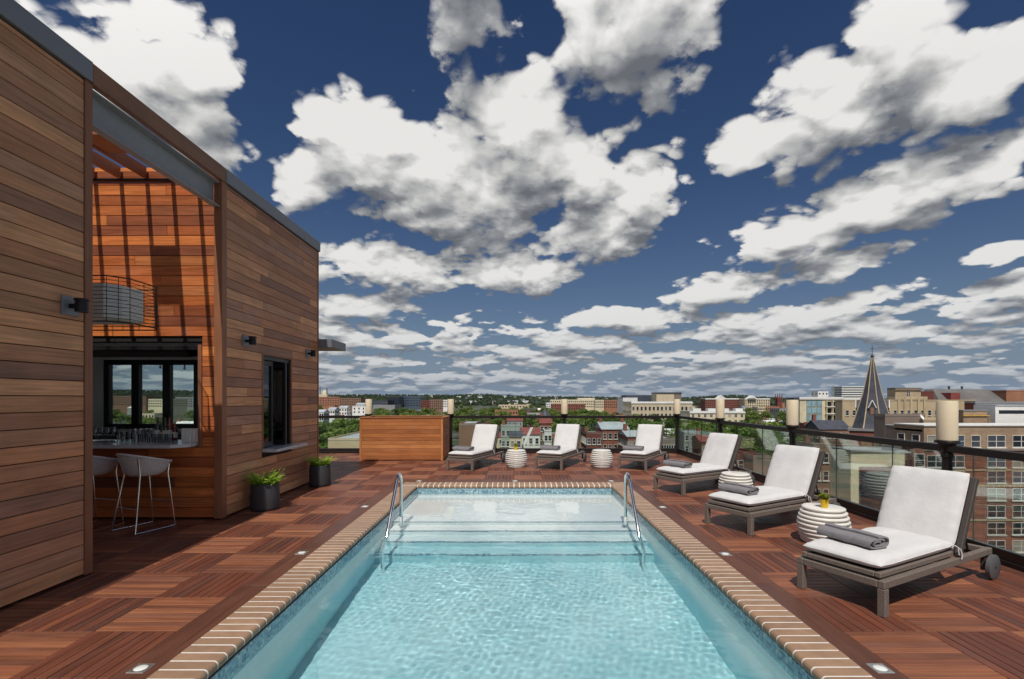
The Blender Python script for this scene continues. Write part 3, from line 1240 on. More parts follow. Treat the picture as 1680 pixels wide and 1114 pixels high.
# counter and folded-up bar window
ctr = MB()
ctr.prism([(-8.6, 6.47), (-4.56, 6.47), (-4.415, 6.66), (-4.415, 7.30), (-8.6, 7.30)], 1.02, 1.065)
pmb('counter_top', ctr, M['counter'])
pbox('back_counter', M['black'], -8.6, -4.6, 9.35, 9.93, .02, 1.0)
q = MB()
q.box(-8.58, HX1 - .004, WY1 + .02, WY1 + .10, HZ1 - .055, HZ1 - .002)
fl = pmb('flip_up_window', q, M['blackframe'])
M2 = Matrix.Translation((0, WY1 + .1, HZ1 - .06)) @ Matrix.Rotation(rad(8), 4, 'X')
q = MB()
q.box(-7.9, -4.62, 0, .08, -.09, 0, M2).box(-7.9, -4.62, .9, .98, -.09, 0, M2)
for x in (-7.9, -6.85, -5.75, -4.70):
    q.box(x, x + .08, .08, .9, -.09, 0, M2)
o = pmb('sash', q, M['blackframe'], fl)
o = pmb('pane', MB().box(-7.82, -4.70, .08, .9, -.05, -.045, M2), M['window_glass'], fl)
# side service window in the long wall
sw = pmb('service_window', MB().box(WALL_X - .30, WALL_X - .02, 7.893, 7.93, .87, 2.37).box(WALL_X - .30, WALL_X - .02, 8.82, 8.857, .87, 2.37)
         .box(WALL_X - .30, WALL_X - .02, 7.93, 8.82, 2.31, 2.37), M['blackframe'])
for k, yy in enumerate((7.95, 8.55, 8.66, 8.77)):       # folded leaves
    if k == 0:
        x0, x1, y0, y1 = WALL_X - .12, WALL_X - .07, 7.935, 8.36
    else:
        x0, x1, y0, y1 = WALL_X - .25 + .0 * k, WALL_X + .10 - .05 * k, yy, yy + .045
    q = MB()
    if k == 0:
        q.box(x0, x1, y0, y0 + .06, .88, 2.30).box(x0, x1, y1 - .06, y1, .88, 2.30).box(x0, x1, y0 + .06, y1 - .06, .88, .96).box(x0, x1, y0 + .06, y1 - .06, 2.22, 2.30)
        g = MB().box(x0 + .02, x0 + .026, y0 + .06, y1 - .06, .96, 2.22)
    else:
        q.box(x0, x0 + .05, y0, y1, .88, 2.30).box(x1 - .05, x1, y0, y1, .88, 2.30).box(x0 + .05, x1 - .05, y0, y1, .88, .96).box(x0 + .05, x1 - .05, y0, y1, 2.22, 2.30)
        g = MB().box(x0 + .05, x1 - .05, y0 + .02, y0 + .026, .96, 2.22)
    pmb('window_leaf', q, M['blackframe'], sw)
    pmb('pane', g, M['window_glass'], sw)
for a, b, c, d in ((7.85, 7.89, .82, 2.41), (8.86, 8.90, .87, 2.41)):
    pbox('window_trim', M['trim_z'], WALL_X - .03, WALL_X + .008, a, b, c, d)
pbox('window_trim', M['fascia_y'], WALL_X - .03, WALL_X + .007, 7.89, 8.86, 2.375, 2.41)
pbox('window_sill', M['counter'], WALL_X - .30, WALL_X + .235, 7.86, 9.02, .815, .862, .004)
# thin canopy behind the far end
pbox('rear_canopy', M['flashing'], -6.2, -3.79, RY1 + .015, 10.95, 2.73, 2.90, .005)
pbox('rear_siding', M['wall_y'], -9.2, WALL_X - .07, RY1 - .012, RY1 + .008, 2.9, ZT)

# wall lights
def sconce(y, z, label):
    t = thing('wall_light', label, 'wall light', (WALL_X, y, z), 0, 'wall lights on the wood pavilion')
    MB().cbox(.001, .018, -.085, .085, -.085, .085, .004).build('back_plate', M['flashing'], t)
    MB().cbox(.018, .075, -.025, .025, -.02, .02, .004).build('arm', M['black'], t)
    MB().lathe([(.02, -.055), (.05, -.055), (.05, .03), (.042, .03), (.042, .045)], 24, (.115, 0, 0)).build('lamp_body', M['black'], t, 40)
    MB().lathe([(.054, .045), (.056, .05), (.056, .062), (.05, .068), (.01, .07)], 24, (.115, 0, 0)).build('cap', M['bronze'], t, 40)


sconce(4.46, 2.52, 'black wall light on the nearest stretch of wood cladding')
sconce(7.36, 2.54, 'black wall light left of the side window of the pavilion')
sconce(9.56, 2.55, 'small black wall light near the far end of the pavilion')

# wire-caged pendant over the stools
pd = thing('cage_pendant', 'wide wire-caged pendant light with pale louvred shade hanging over the bar stools', 'pendant light', (-5.35, 5.75, 2.55))
z0, z1 = .04, .42
oct_ = [(-.84, -.28), (.76, -.28), (.88, -.16), (.88, .16), (.76, .28), (-.84, .28), (-.88, .2), (-.88, -.2)]
for k in range(22):
    za = z0 + (z1 - z0) * k / 22
    MB().prism([(x * .985, y * .985) for x, y in oct_], za, za + .012).build('louvre', M['shade'], pd)
MB().prism([(x * .93, y * .93) for x, y in oct_], z0 - .006, z1 + .004).build('shade_core', plain('shade_lining', (.55, .55, .5), .7), pd)
wires = MB()
for k in range(13):
    zz = -.02 + .50 * k / 12
    s = 1.13
    pts = [(x * s, y * s * 1.15, zz) for x, y in oct_]
    wires.tube([Vector(p) for p in pts], .0035 if 0 < k < 12 else .008, 5, closed=True)
ring = []
for i in range(8):
    a, b = Vector(oct_[i]), Vector(oct_[(i + 1) % 8])
    n = max(2, int((b - a).length / .16))
    for j in range(n):
        ring.append(a.lerp(b, j / n))
for p in ring:
    wires.tube([(p.x * 1.13, p.y * 1.3, -.02), (p.x * 1.13, p.y * 1.3, .48)], .0035, 5)
o = wires.build('wire_cage', M['black'], pd)
o['kind'] = 'stuff'
MB().tube([(-.35, 0, .42), (-.35, 0, 2.17)], .006, 6).build('cable', M['black'], pd)
MB().tube([(.35, 0, .42), (.30, .0, 2.17)], .003, 5).build('cable', M['black'], pd)
MB().lathe([(.07, 2.12), (.10, 2.13), (.10, 2.165), (.03, 2.17)], 20, (-.35, 0, 0)).build('ceiling_rose', M['black'], pd, 40)

# ----------------------------------------------------------------------------
# glass railing along the far and right edges, with candle lamps on its posts
# ----------------------------------------------------------------------------
def railing(label, axis, fixed, a, b, posts, seams):
    c = (fixed, a, 0) if axis == 'y' else (a, fixed, 0)
    t = thing('glass_railing', label, 'railing', c)
    t['world_parts'] = 1

    def bx(name, mat, u0, u1, w0, w1, z0, z1, ch=.003):
        q = MB()
        if axis == 'y':
            q.cbox(fixed + w0, fixed + w1, u0, u1, z0, z1, ch)
        else:
            q.cbox(u0, u1, fixed + w0, fixed + w1, z0, z1, ch)
        return q.build(name, mat, t)
    bx('top_rail', M['bronze'], a, b, -.035, .035, 1.068, 1.148, .006)
    bx('bottom_rail', M['bronze'], a, b, -.03, .03, .055, .15)
    bx('base_curb', M['bronze'], a, b, -.05, .05, .0, .052)
    prev = a
    for s in list(seams) + [b]:
        q = bx('glass_pane', M['glass'], prev + .008, s - .008, -.006, .006, .152, 1.066, .001)
        bx('pane_edge', M['pane_edge'], s - .007, s - .0005, -.0055, .0055, .154, 1.064, .001)
        prev = s
    for k in posts:
        p = (fixed, k, 0) if axis == 'y' else (k, fixed, 0)
        MB().lathe([(.062, 0), (.062, .012), (.05, .02), (.048, 1.0), (.058, 1.01), (.058, 1.05), (.048, 1.06), (.048, 1.10), (.075, 1.13), (.085, 1.165),
                    (.115, 1.168), (.118, 1.19), (.112, 1.20), (.02, 1.20)], 24, p).build('post', M['bronze'], t, 40)
    return t


M['pane_edge'] = plain('green_glass_edge', S(58, 84, 78), .15, 0, .1, 4)
POST_Y = [2.5, 5.63, 8.78, 11.88]
POST_X = [-7.95, -4.49, -1.985, 1.49, 4.93]
railing('glass panel railing with dark top rail along the right edge of the deck', 'y', RAIL_X, 1.2, 15.05, POST_Y,
        [2.05, 3.1, 4.2, 5.31, 6.45, 7.58, 8.72, 9.85, 11.0, 12.1, 13.1, 14.1])
railing('glass panel railing with dark top rail along the far edge of the deck', 'x', RAIL_Y, -9.2, 4.90, POST_X,
        [-8.0, -6.9, -5.74, -4.6, -3.45, -2.3, -1.15, 0.0, 1.15, 2.3, 3.5])

cm = MB().lathe([(.085, 1.202), (.097, 1.204), (.098, 1.22), (.098, 1.645), (.094, 1.652), (.086, 1.652), (.082, 1.63), (.02, 1.628)], 32).mesh('cylinder', M['candle'], 40)
wick = MB().tube([(0, 0, 1.63), (0.002, 0, 1.648)], .004, 6).mesh('wick', M['black'])
WHERE_Y = {2.5: None, 5.63: 'the right railing post nearest the camera', 8.78: 'the right railing behind the second lounger', 11.88: 'the right railing next to the far corner'}
WHERE_X = {-7.95: None, -4.49: 'the far railing behind the wooden box', -1.985: 'the far railing beside the right end of the wooden box',
           1.49: 'the far railing behind the middle far lounger', 4.93: 'the far right corner post of the railing'}
for loc, w in [((RAIL_X, y, 0), WHERE_Y[y]) for y in POST_Y] + [((x, RAIL_Y, 0), WHERE_X[x]) for x in POST_X]:
    if w is None:
        continue
    t = thing('candle_lamp', 'cream candle-shaped cylinder lamp on %s' % w, 'lamp', loc, 0, 'cream cylinder lamps on the railing posts')
    obj('cylinder', cm, t)
    obj('wick', wick, t)

# ----------------------------------------------------------------------------
# wooden box at the far end
# ----------------------------------------------------------------------------
bx0, bx1, by0, by1, bh = -4.205, -1.955, 13.2, 14.5, 1.165
t = thing('cedar_box', 'large slatted cedar storage box standing against the far railing', 'wooden box', ((bx0 + bx1) / 2, by0, 0))
t['world_parts'] = 1
n = 11
ph = (bh - .05) / n
for k in range(n):
    za = .02 + k * ph
    MB().cbox(bx0 + .062, bx1 - .062, by0 + .004, by0 + .03, za + .003, za + ph - .003, .004).build('front_board', M['box_x'], t)
    MB().cbox(bx1 - .03, bx1 - .004, by0 + .062, by1 - .062, za + .003, za + ph - .003, .004).build('side_board', M['box_y'], t)
    MB().cbox(bx0 + .004, bx0 + .03, by0 + .062, by1 - .062, za + .003, za + ph - .003, .004).build('side_board', M['box_y'], t)
for x in (bx0, bx1 - .06):
    for y in (by0, by1 - .06):
        MB().cbox(x, x + .06, y, y + .06, 0, bh - .032, .005).build('corner_post', M['box_z'], t)
MB().cbox(bx0 - .012, bx1 + .012, by0 - .012, by0 + .07, bh - .03, bh, .004).build('top_trim', M['box_x'], t)
MB().cbox(bx0 - .012, bx1 + .012, by1 - .07, by1 + .012, bh - .03, bh, .004).build('top_trim', M['box_x'], t)
MB().cbox(bx0 - .012, bx0 + .07, by0 + .072, by1 - .072, bh - .03, bh, .004).build('top_trim', M['box_y'], t)
MB().cbox(bx1 - .07, bx1 + .012, by0 + .072, by1 - .072, bh - .03, bh, .004).build('top_trim', M['box_y'], t)
MB().box(bx0 + .035, bx1 - .035, by0 + .035, by1 - .035, .03, bh - .10).build('inner_lid', M['membrane'], t)

# ----------------------------------------------------------------------------
# loungers
# ----------------------------------------------------------------------------
def cushion_mb(lx, ly, h, seed, nu=34, nv=20, puff=.012):
    rr = random.Random(seed)
    ph_ = [rr.uniform(0, 6.28) for _ in range(8)]

    def prof(t):
        return max(0.0, 1 - abs(t) ** 8) ** .5

    def top(i, j, sgn):
        u = -1 + 2 * i / nu
        w = -1 + 2 * j / nv
        # denser toward the edges
        u = math.copysign(1 - (1 - abs(u)) ** 1.6, u)
        w = math.copysign(1 - (1 - abs(w)) ** 1.6, w)
        e = prof(u) * prof(w)
        cor = 1 - .018 * (u * u * w * w) ** 2
        z = sgn * (h / 2) * e
        if sgn > 0:
            z += puff * (1 - u * u) * (1 - w * w)
            z += .0035 * math.sin(3 * u * 2.2 + ph_[0] + 1.3 * w) * (1 - abs(w) ** 3) + .0025 * math.sin(9 * w + ph_[1] + 2.2 * u) * (1 - abs(u) ** 3)
            edge = max(abs(u), abs(w))
            z += .004 * math.sin((u * 19 if abs(w) > abs(u) else w * 13) + ph_[2]) * max(0, edge - .72) / .28 * (1 if edge < .985 else 0)
        return Vector((lx / 2 * (1 + u * cor), ly / 2 * w * cor, h / 2 + z))
    q = MB()
    q.grid(lambda i, j: top(i, j, 1), nu, nv)
    q.grid(lambda i, j: top(i, j, -1), nu, nv, True)
    return q


SEAT_L, BACK_L, LW = 1.16, .74, .64
RECL = rad(63)


def make_lounger():
    parts = []
    w = LW / 2
    fr = MB()
    for s in (-1, 1):
        fr.cbox(.0, 1.88, s * w - .026, s * w + .026, .215, .275, .006)
    fr.cbox(.0, .055, -w + .027, w - .027, .215, .272, .006)
    fr.cbox(1.83, 1.88, -w + .027, w - .027, .218, .272, .006)
    fr.cbox(1.16, 1.21, -w + .027, w - .027, .215, .270, .006)
    parts.append(('frame', fr.mesh('frame', M['rattan'])))
    leg = MB().cbox(0, .058, -.029, .029, 0, .214, .005).mesh('leg', M['rattan'])
    rl = MB().cbox(-.02, .02, -.02, .02, .07, .214, .004).mesh('leg', M['rattan_dark'])
    dk = MB()
    for s in (-1, 1):
        dk.cbox(.012, 1.20, s * (w - .03) - .022, s * (w - .03) + .022, .288, .330, .006)
    dk.cbox(.012, .06, -w + .055, w - .055, .288, .328, .006)
    dk.box(.06, 1.20, -w + .055, w - .055, .300, .318)
    sd = dk.mesh('seat_deck', M['rattan'])
    gap = MB().box(.02, 1.2, -w + .04, w - .04, .2755, .2878).mesh('gap_shade', M['black'])  # black filler stands in for the shade of the open gap
    # backrest panel pivots at x = SEAT_L + .03
    Mb = Matrix.Translation((SEAT_L + .05, 0, .30)) @ Matrix.Rotation(-RECL, 4, 'Y')
    bk = MB()
    for s in (-1, 1):
        bk.cbox(0, BACK_L + .01, s * w - .024, s * w + .024, -.075, -.022, .006, Mb)
    bk.cbox(BACK_L - .045, BACK_L + .01, -w + .025, w - .025, -.073, -.024, .006, Mb)
    bk.box(0, BACK_L - .045, -w + .025, w - .025, -.055, -.035, Mb)
    bkm = bk.mesh('backrest', M['rattan_dark'])
    prop = MB()
    for s in (-1, 1):
        a = Mb @ Vector((.42, s * (w - .06), -.06))
        prop.tube([a, (1.62, s * (w - .06), .25)], .010, 8)
    propm = prop.mesh('prop_stay', M['black'], 40)
    sc = cushion_mb(SEAT_L + .06, LW - .01, .105, 3)
    seatm = sc.mesh('seat_cushion', M['cushion'], 70)
    seatm.transform(Matrix.Translation((.012, 0, .328)))
    bc = cushion_mb(BACK_L - .01, LW - .01, .105, 5)
    backm = bc.mesh('back_cushion', M['cushion'], 70)
    backm.transform(Mb @ Matrix.Translation((.035, 0, -.015)))
    def piping(lx, ly, h, Mx):
        pts = []
        for k in range(40):
            a = 2 * PI * k / 40
            c_, s_ = math.cos(a), math.sin(a)
            pts.append(Mx @ Vector((lx / 2 * (1 + .992 * math.copysign(abs(c_) ** .16, c_)), ly / 2 * .992 * math.copysign(abs(s_) ** .16, s_), h / 2 + .002 * math.sin(k * 1.7))))
        return MB().tube(pts, .0045, 6, closed=True).mesh('piping', M['cushion'], 60)
    p1 = piping(SEAT_L + .06, LW - .01, .105, Matrix.Translation((.012, 0, .328)))
    p2 = piping(BACK_L - .01, LW - .01, .105, Mb @ Matrix.Translation((.035, 0, -.015)))
    wh = MB()
    wh.lathe([(.02, -.022), (.103, -.022), (.115, -.015), (.115, .015), (.103, .022), (.02, .022)], 28)
    whm = wh.mesh('wheel', M['wheel'], 40)
    whm.transform(Matrix.Rotation(PI / 2, 4, 'X'))
    hub = MB().lathe([(.012, -.024), (.012, .024)], 12).mesh('hub', M['black'], 40)
    hub.transform(Matrix.Rotation(PI / 2, 4, 'X'))
    tie = MB()
    pts = [(SEAT_L + .03, -w - .004, .385), (SEAT_L + .07, -w - .03, .35), (SEAT_L + .085, -w - .034, .30), (SEAT_L + .08, -w - .032, .265)]
    tie.tube(pts, .006, 6)
    tie.tube([(SEAT_L + .03, -w - .004, .385), (SEAT_L + .045, -w - .022, .37), (SEAT_L + .04, -w - .026, .335), (SEAT_L + .05, -w - .028, .305)], .005, 6)
    tiem = tie.mesh('cushion_tie', M['cushion'], 50)
    return dict(frame=parts[0][1], leg=leg, rear=rl, deck=sd, gap=gap, back=bkm, prop=propm, seat=seatm, bcush=backm, wheel=whm, hub=hub, tie=tiem, p1=p1, p2=p2)


LO = make_lounger()


def lounger(fl, fr_, ang, label):
    """front-left and front-right leg feet on the deck, direction of the long axis"""
    mid = (Vector(fl) + Vector(fr_)) / 2
    t = thing('sun_lounger', label, 'sun lounger', (mid.x, mid.y, 0), ang, 'grey rattan sun loungers with white cushions')
    w = LW / 2
    obj('frame', LO['frame'], t)
    for s in (-1, 1):
        obj('leg', LO['leg'], t, (0.0, s * w, 0))
    for s in (-1, 1):
        obj('leg', LO['rear'], t, (1.80, s * (w - .01), 0))
        wl = obj('wheel', LO['wheel'], t, (1.80, s * (w + .055), .1155))
        obj('hub', LO['hub'], wl)
    obj('seat_deck', LO['deck'], t)
    obj('gap_shade', LO['gap'], t)
    obj('backrest', LO['back'], t)
    obj('prop_stay', LO['prop'], t)
    obj('piping', LO['p1'], obj('seat_cushion', LO['seat'], t))
    obj('piping', LO['p2'], obj('back_cushion', LO['bcush'], t))
    obj('cushion_tie', LO['tie'], t)
    return t


# folded towel
def towel_mesh(seed):
    rr = random.Random(seed)
    q = MB()
    # rolled strip seen as a flat spiral from the end
    outer, inner = [], []
    N = 64
    turns = 2.25 * 2 * PI
    for k in range(N + 1):
        th = turns * k / N
        f = th / turns
        a = .020 + .078 * f
        b = .008 + .030 * f
        e = .62
        c, s = math.cos(th), math.sin(th)
        x = a * math.copysign(abs(c) ** e, c)
        z = b * math.copysign(abs(s) ** .8, s)
        outer.append((x * (1 + .065 / (a / .098) * .12), z + math.copysign(.0055, z) * (1 if abs(z) > .002 else abs(z) / .002)))
        inner.append((x * .985, z - math.copysign(.0055, z) * (1 if abs(z) > .002 else abs(z) / .002)))
    L = .43
    nl = 12
    b0 = len(q.v)
    loop = outer + inner[::-1]
    n = len(loop)
    for j in range(nl + 1):
        yy = -L / 2 + L * j / nl
        for k, (x, z) in enumerate(loop):
            bulge = 1 + .03 * math.sin(yy * 17 + seed) + .02 * math.sin(yy * 41 + k * .05)
            q.v.append((x * bulge + .006 * math.sin(yy * 9 + seed), yy + rr.uniform(-.0015, .0015), .046 + z * bulge))
    for j in range(nl):
        for k in range(n):
            k2 = (k + 1) % n
            q.face([b0 + j * n + k, b0 + j * n + k2, b0 + (j + 1) * n + k2, b0 + (j + 1) * n + k])
    for j in (0, nl):
        for k in range(N):
            q.face([b0 + j * n + k, b0 + j * n + k + 1, b0 + j * n + n - 2 - k, b0 + j * n + n - 1 - k])
    return q.mesh('rolled_towel', M['towel'], 50)


TWS = [towel_mesh(k) for k in (2, 5, 9)]
LOUNGERS = [
    ((2.527, 4.32), (2.80, 3.80), rad(27.5), 'white-cushioned rattan sun lounger nearest the camera at the right', 'the lounger nearest the camera'),
    ((2.556, 6.553), (2.85, 6.02), rad(29), 'white-cushioned rattan sun lounger second from the camera on the right side', 'the second lounger from the camera'),
    ((2.555, 8.98), (2.87, 8.50), rad(30), 'white-cushioned rattan sun lounger third from the camera on the right side', 'the third lounger from the camera on the right side'),
    ((2.468, 11.62), (2.97, 11.33), rad(59), 'white-cushioned rattan sun lounger at the far railing, right one of its row of three', 'the right lounger of the far row'),
    ((.492, 11.64), (1.035, 11.42), rad(66), 'white-cushioned rattan sun lounger at the far railing, middle one of its row of three', 'the middle lounger of the far row'),
    ((-1.582, 11.475), (-1.03, 11.30), rad(69), 'white-cushioned rattan sun lounger beside the wooden box at the far railing', 'the lounger beside the wooden box'),
]
for fl, fr_, ang, lab, tw in LOUNGERS:
    t = lounger(fl, fr_, ang, lab)
    c, s = math.cos(ang), math.sin(ang)
    k = .30
    dy = .06
    o = obj('rolled_towel', TWS[int(abs(t.location.x * 10)) % 3], None, scale=(1.35 + R.uniform(-.1, .1), 1.08 + R.uniform(-.06, .06), 1.22 + R.uniform(-.08, .06)), loc= (t.location.x + c * k - s * dy, t.location.y + s * k + c * dy, .434), rot=(0, rad(-1), ang + rad(R.uniform(-9, 9))))
    tag(o, 'grey rolled towel lying on ' + tw, 'towel', 'grey rolled towels on the loungers')

# ----------------------------------------------------------------------------
# ridged ceramic drum tables and pots
# ----------------------------------------------------------------------------
def drum_mesh():
    prof, ring = [], []
    n = 9
    H = .42
    for k in range(n):
        z0, z1 = H * k / n, H * (k + 1) / n
        zc = (z0 + z1) / 2
        rb = .205 + .062 * math.sin(PI * min(1, max(0, (zc + .03) / (H + .03))))
        for dz, dr in ((.0, -.016), (.18, -.014), (.34, .004), (.55, .009), (.80, .006), (.94, -.010)):
            prof.append((rb + dr, z0 + (z1 - z0) * dz))
            ring.append(k)
    prof += [(.205, H - .004), (.19, H), (.02, H + .001)]
    ring += [n - 1] * 3
    rr = random.Random(4)
    tilt = [(rr.uniform(.002, .0055), rr.uniform(0, 6.28)) for _ in range(n)]
    tilt[0] = (0, 0)
    tilt[-1] = (0, 0)
    return MB().lathe(prof, 48, wob=lambda k, a: tilt[ring[k]][0] * math.cos(a - tilt[ring[k]][1])).mesh('ridged_drum', M['ceramic'], 60)


DRUM = drum_mesh()
TABLES = [((3.60, 5.74), 'white ridged ceramic drum table with a yellow pot between the two nearest loungers'),
          ((3.72, 8.30), 'white ridged ceramic drum table partly hidden behind the second lounger'),
          ((.015, 12.0), 'white ridged ceramic drum table with a yellow pot by the far railing'),
          ((2.10, 12.0), 'white ridged ceramic drum table with bare top by the far railing')]
for (x, y), lab in TABLES:
    o = obj('drum_table', DRUM, None, (x, y, .001), (0, 0, R.uniform(0, 6)))
    tag(o, lab, 'side table', 'white ridged drum tables')


def leaf_blade(q, base, dirv, up, L, W, bend=.3, n=3):
    """thin pointed leaf strip"""
    side = dirv.cross(up)
    if side.length < 1e-4:
        side = Vector((1, 0, 0))
    side.normalize()
    b = len(q.v)
    for k in range(n + 1):
        f = k / n
        c = base + dirv * (L * f) - Vector((0, 0, 1)) * (bend * L * f * f)
        wd = W * math.sin(PI * min(.98, .12 + .86 * f)) * .5
        q.v.append(tuple(c - side * wd))
        q.v.append(tuple(c + side * wd))
    for k in range(n):
        q.face([b + 2 * k, b + 2 * k + 1, b + 2 * k + 3, b + 2 * k + 2])


def pot_plant(loc, label):
    t = thing('potted_succulent', label, 'potted plant', loc, 0, 'yellow pots on the drum tables')
    MB().lathe([(.034, 0), (.036, .001), (.0455, .082), (.0475, .083), (.0475, .095), (.0425, .095), (.041, .075)], 28).build('pot', M['yellow'], t, 40)
    MB().lathe([(.041, .078), (.02, .084), (.001, .086)], 20).build('soil', M['soil'], t)
    q = MB()
    rr = random.Random(5)
    for k in range(26):
        a = rr.uniform(0, 6.28)
        r = .034 * math.sqrt(rr.random())
        c = Vector((r * math.cos(a), r * math.sin(a), .09 + rr.uniform(0, .05)))
        for j in range(9):
            b = 2 * PI * j / 9 + rr.uniform(-.2, .2)
            el = rr.uniform(.3, 1.2)
            d = Vector((math.cos(b) * math.cos(el), math.sin(b) * math.cos(el), math.sin(el))) + Vector((math.cos(a), math.sin(a), 0)) * r * 12
            d.normalize()
            leaf_blade(q, c, d, Vector((0, 0, 1)), rr.uniform(.028, .05), .02, .05, 2)
    q.build('leaves', M['succulent'], t)['kind'] = 'stuff'


pot_plant((3.56, 5.66, .423), 'yellow pot of green succulents on the drum table between the nearest loungers')
pot_plant((-.0, 11.92, .423), 'yellow pot on the drum table beside the wooden-box lounger')


def fern_planter(x, y, h, r, label, seed):
    t = thing('planter', label, 'planter', (x, y, .001), 0, 'charcoal planters along the pavilion')
    MB().lathe([(r * .93, 0), (r * .99, .012), (r * 1.02, .05), (r, h * .5), (r * .96, h - .008), (r * .95, h), (r * .89, h), (r * .88, h - .06)], 40).build('pot', M['planter'], t, 40)
    MB().lathe([(r * .88, h - .05), (r * .4, h - .03), (.002, h - .028)], 24).build('soil', M['soil'], t)
    q = MB()
    rr = random.Random(seed)
    for k in range(95):
        a = rr.uniform(0, 6.28)
        rad0 = r * .75 * math.sqrt(rr.random())
        base = Vector((rad0 * math.cos(a), rad0 * math.sin(a), h - .04))
        out = Vector((math.cos(a), math.sin(a), 0))
        L = rr.uniform(.14, .33)
        el = rr.uniform(.95, 1.5)
        d = out * math.cos(el) + Vector((0, 0, math.sin(el)))
        bend = rr.uniform(.1, .5)
        n = 11
        for j in range(2, n + 1):
            f = j / n
            c = base + d * (L * f) - Vector((0, 0, 1)) * (bend * L * f * f) + out * (.35 * bend * L * f * f)
            tang = (d - Vector((0, 0, 1)) * (2 * bend * f) + out * (.7 * bend * f)).normalized()
            side = tang.cross(Vector((0, 0, 1)))
            if side.length < 1e-3:
                side = Vector((1, 0, 0))
            side.normalize()
            for s in (-1, 1):
                dd = (side * s + tang * .55 + Vector((rr.uniform(-.3, .3), rr.uniform(-.3, .3), rr.uniform(-.2, .4)))).normalized()
                leaf_blade(q, c, dd, Vector((rr.uniform(-.4, .4), rr.uniform(-.4, .4), 1)), rr.uniform(.03, .055) * (1.15 - .6 * f), .020, .25, 2)
    q.build('foliage', M['fern'], t)['kind'] = 'stuff'


fern_planter(-3.80, 7.44, .395, .205, 'round charcoal planter with bright fern below the pavilion side window', 11)
fern_planter(-3.765, 9.44, .40, .195, 'round charcoal planter with fern at the far end of the pavilion', 23)

# ----------------------------------------------------------------------------
# bar stools
# ----------------------------------------------------------------------------
def make_stool(loc, rz, label):
    t = thing('bar_stool', label, 'bar stool', loc, rz, 'woven bucket stools at the bar')
    # bucket: rim high at the back (-y), low at the front (+y)
    def rim(a):
        return .845 + .135 * (.5 - .5 * math.sin(a)) ** 1.2
    nA, nR = 48, 9
    q = MB()

    def P(i, j, off):
        a = 2 * PI * i / nA
        f = j / nR
        zb = .70
        zr = rim(a)
        r0, r1 = .168, .28
        r = r0 + (r1 - r0) * f ** .75 + off
        z = zb + (zr - zb) * f ** 1.25
        return Vector((r * math.cos(a) * 1.05, r * math.sin(a), z))
    q.grid(lambda i, j: P(i, j, 0), nA, nR)
    q.grid(lambda i, j: P(i, j, -.018), nA, nR, True)
    q.build('woven_shell', M['stool_weave'], t, 60)
    rp = [P(i, nR, -.008) for i in range(nA)]
    MB().tube(rp, .017, 10, closed=True).build('rim', M['stool_weave'], t, 60)
    MB().lathe([(.002, .701), (.168, .698), (.171, .71), (.168, .725), (.002, .75)], 32).build('seat', M['stool_weave'], t, 50)
    ft = [(-.235, -.25), (.235, -.25), (.225, .235), (-.225, .235)]
    tp = [(-.155, -.15), (.155, -.15), (.19, .165), (-.19, .165)]
    for (x, y), (u, w) in zip(ft, tp):
        pts = [(x, y, .011), (u, w, .715)]
        if w < 0:
            pts += [(u * 1.30, w * 1.34, .93)]
        else:
            pts += [(u * 1.06, w * 1.06, .83)]
        MB().tube(pts, .009, 10).build('leg', M['chrome'], t, 60)
    for s in (0, 1):
        a, b = ft[0 if s == 0 else 1], ft[3 if s == 0 else 2]
        MB().tube([(a[0], a[1], .011), (b[0], b[1], .011)], .009, 10).build('sled_bar', M['chrome'], t, 60)

    def lerp(i, z):
        f = z / .715
        return (ft[i][0] + (tp[i][0] - ft[i][0]) * f, ft[i][1] + (tp[i][1] - ft[i][1]) * f, z)
    MB().tube([lerp(0, .30), lerp(1, .30)], .0075, 8).build('footrest', M['chrome'], t, 60)
    MB().tube([lerp(3, .33), lerp(2, .33)], .0075, 8).build('footrest', M['chrome'], t, 60)


make_stool((-4.79, 6.34, .001), rad(-22), 'pale woven bar stool with chrome sled legs, fully in view at the bar')
make_stool((-5.50, 6.36, .001), rad(-12), 'pale woven bar stool half hidden by the corner of the near wall')

# ----------------------------------------------------------------------------
# glasses, shakers and bottles on the bar
# ----------------------------------------------------------------------------
CT = 1.066
tum = MB().lathe([(.030, .001), (.037, .115), (.035, .115), (.028, .008)], 16).mesh('tumbler', M['tumbler'], 40)
tall = MB().lathe([(.028, .001), (.034, .15), (.032, .15), (.026, .008)], 16).mesh('tumbler', M['tumbler'], 40)
wine = MB().lathe([(.034, .001), (.030, .004), (.005, .012), (.004, .085), (.020, .10), (.038, .135), (.040, .165), (.031, .205), (.029, .205), (.038, .165), (.036, .137), (.018, .104), (.002, .10)], 16).mesh('wine_glass', M['tumbler'], 50)
shaker = MB().lathe([(.032, .001), (.043, .17), (.044, .175), (.041, .175), (.030, .02)], 20).mesh('shaker', M['chrome'], 40)
cup = MB().lathe([(.028, .0), (.036, .075), (.034, .075), (.027, .006)], 16).mesh('white_cup', M['ceramic'], 40)
ORD = ('first', 'second', 'third', 'fourth', 'fifth', 'sixth', 'seventh', 'eighth', 'ninth', 'tenth', 'eleventh')
for k in range(11):
    o = obj('tumbler', tum, None, (-5.30 + k * .047, 6.86 + .02 * (k % 2), CT + .001))
    tag(o, 'clear tumbler, %s from the left in the front row on the bar counter' % ORD[k], 'glass', 'row of tumblers on the bar counter')
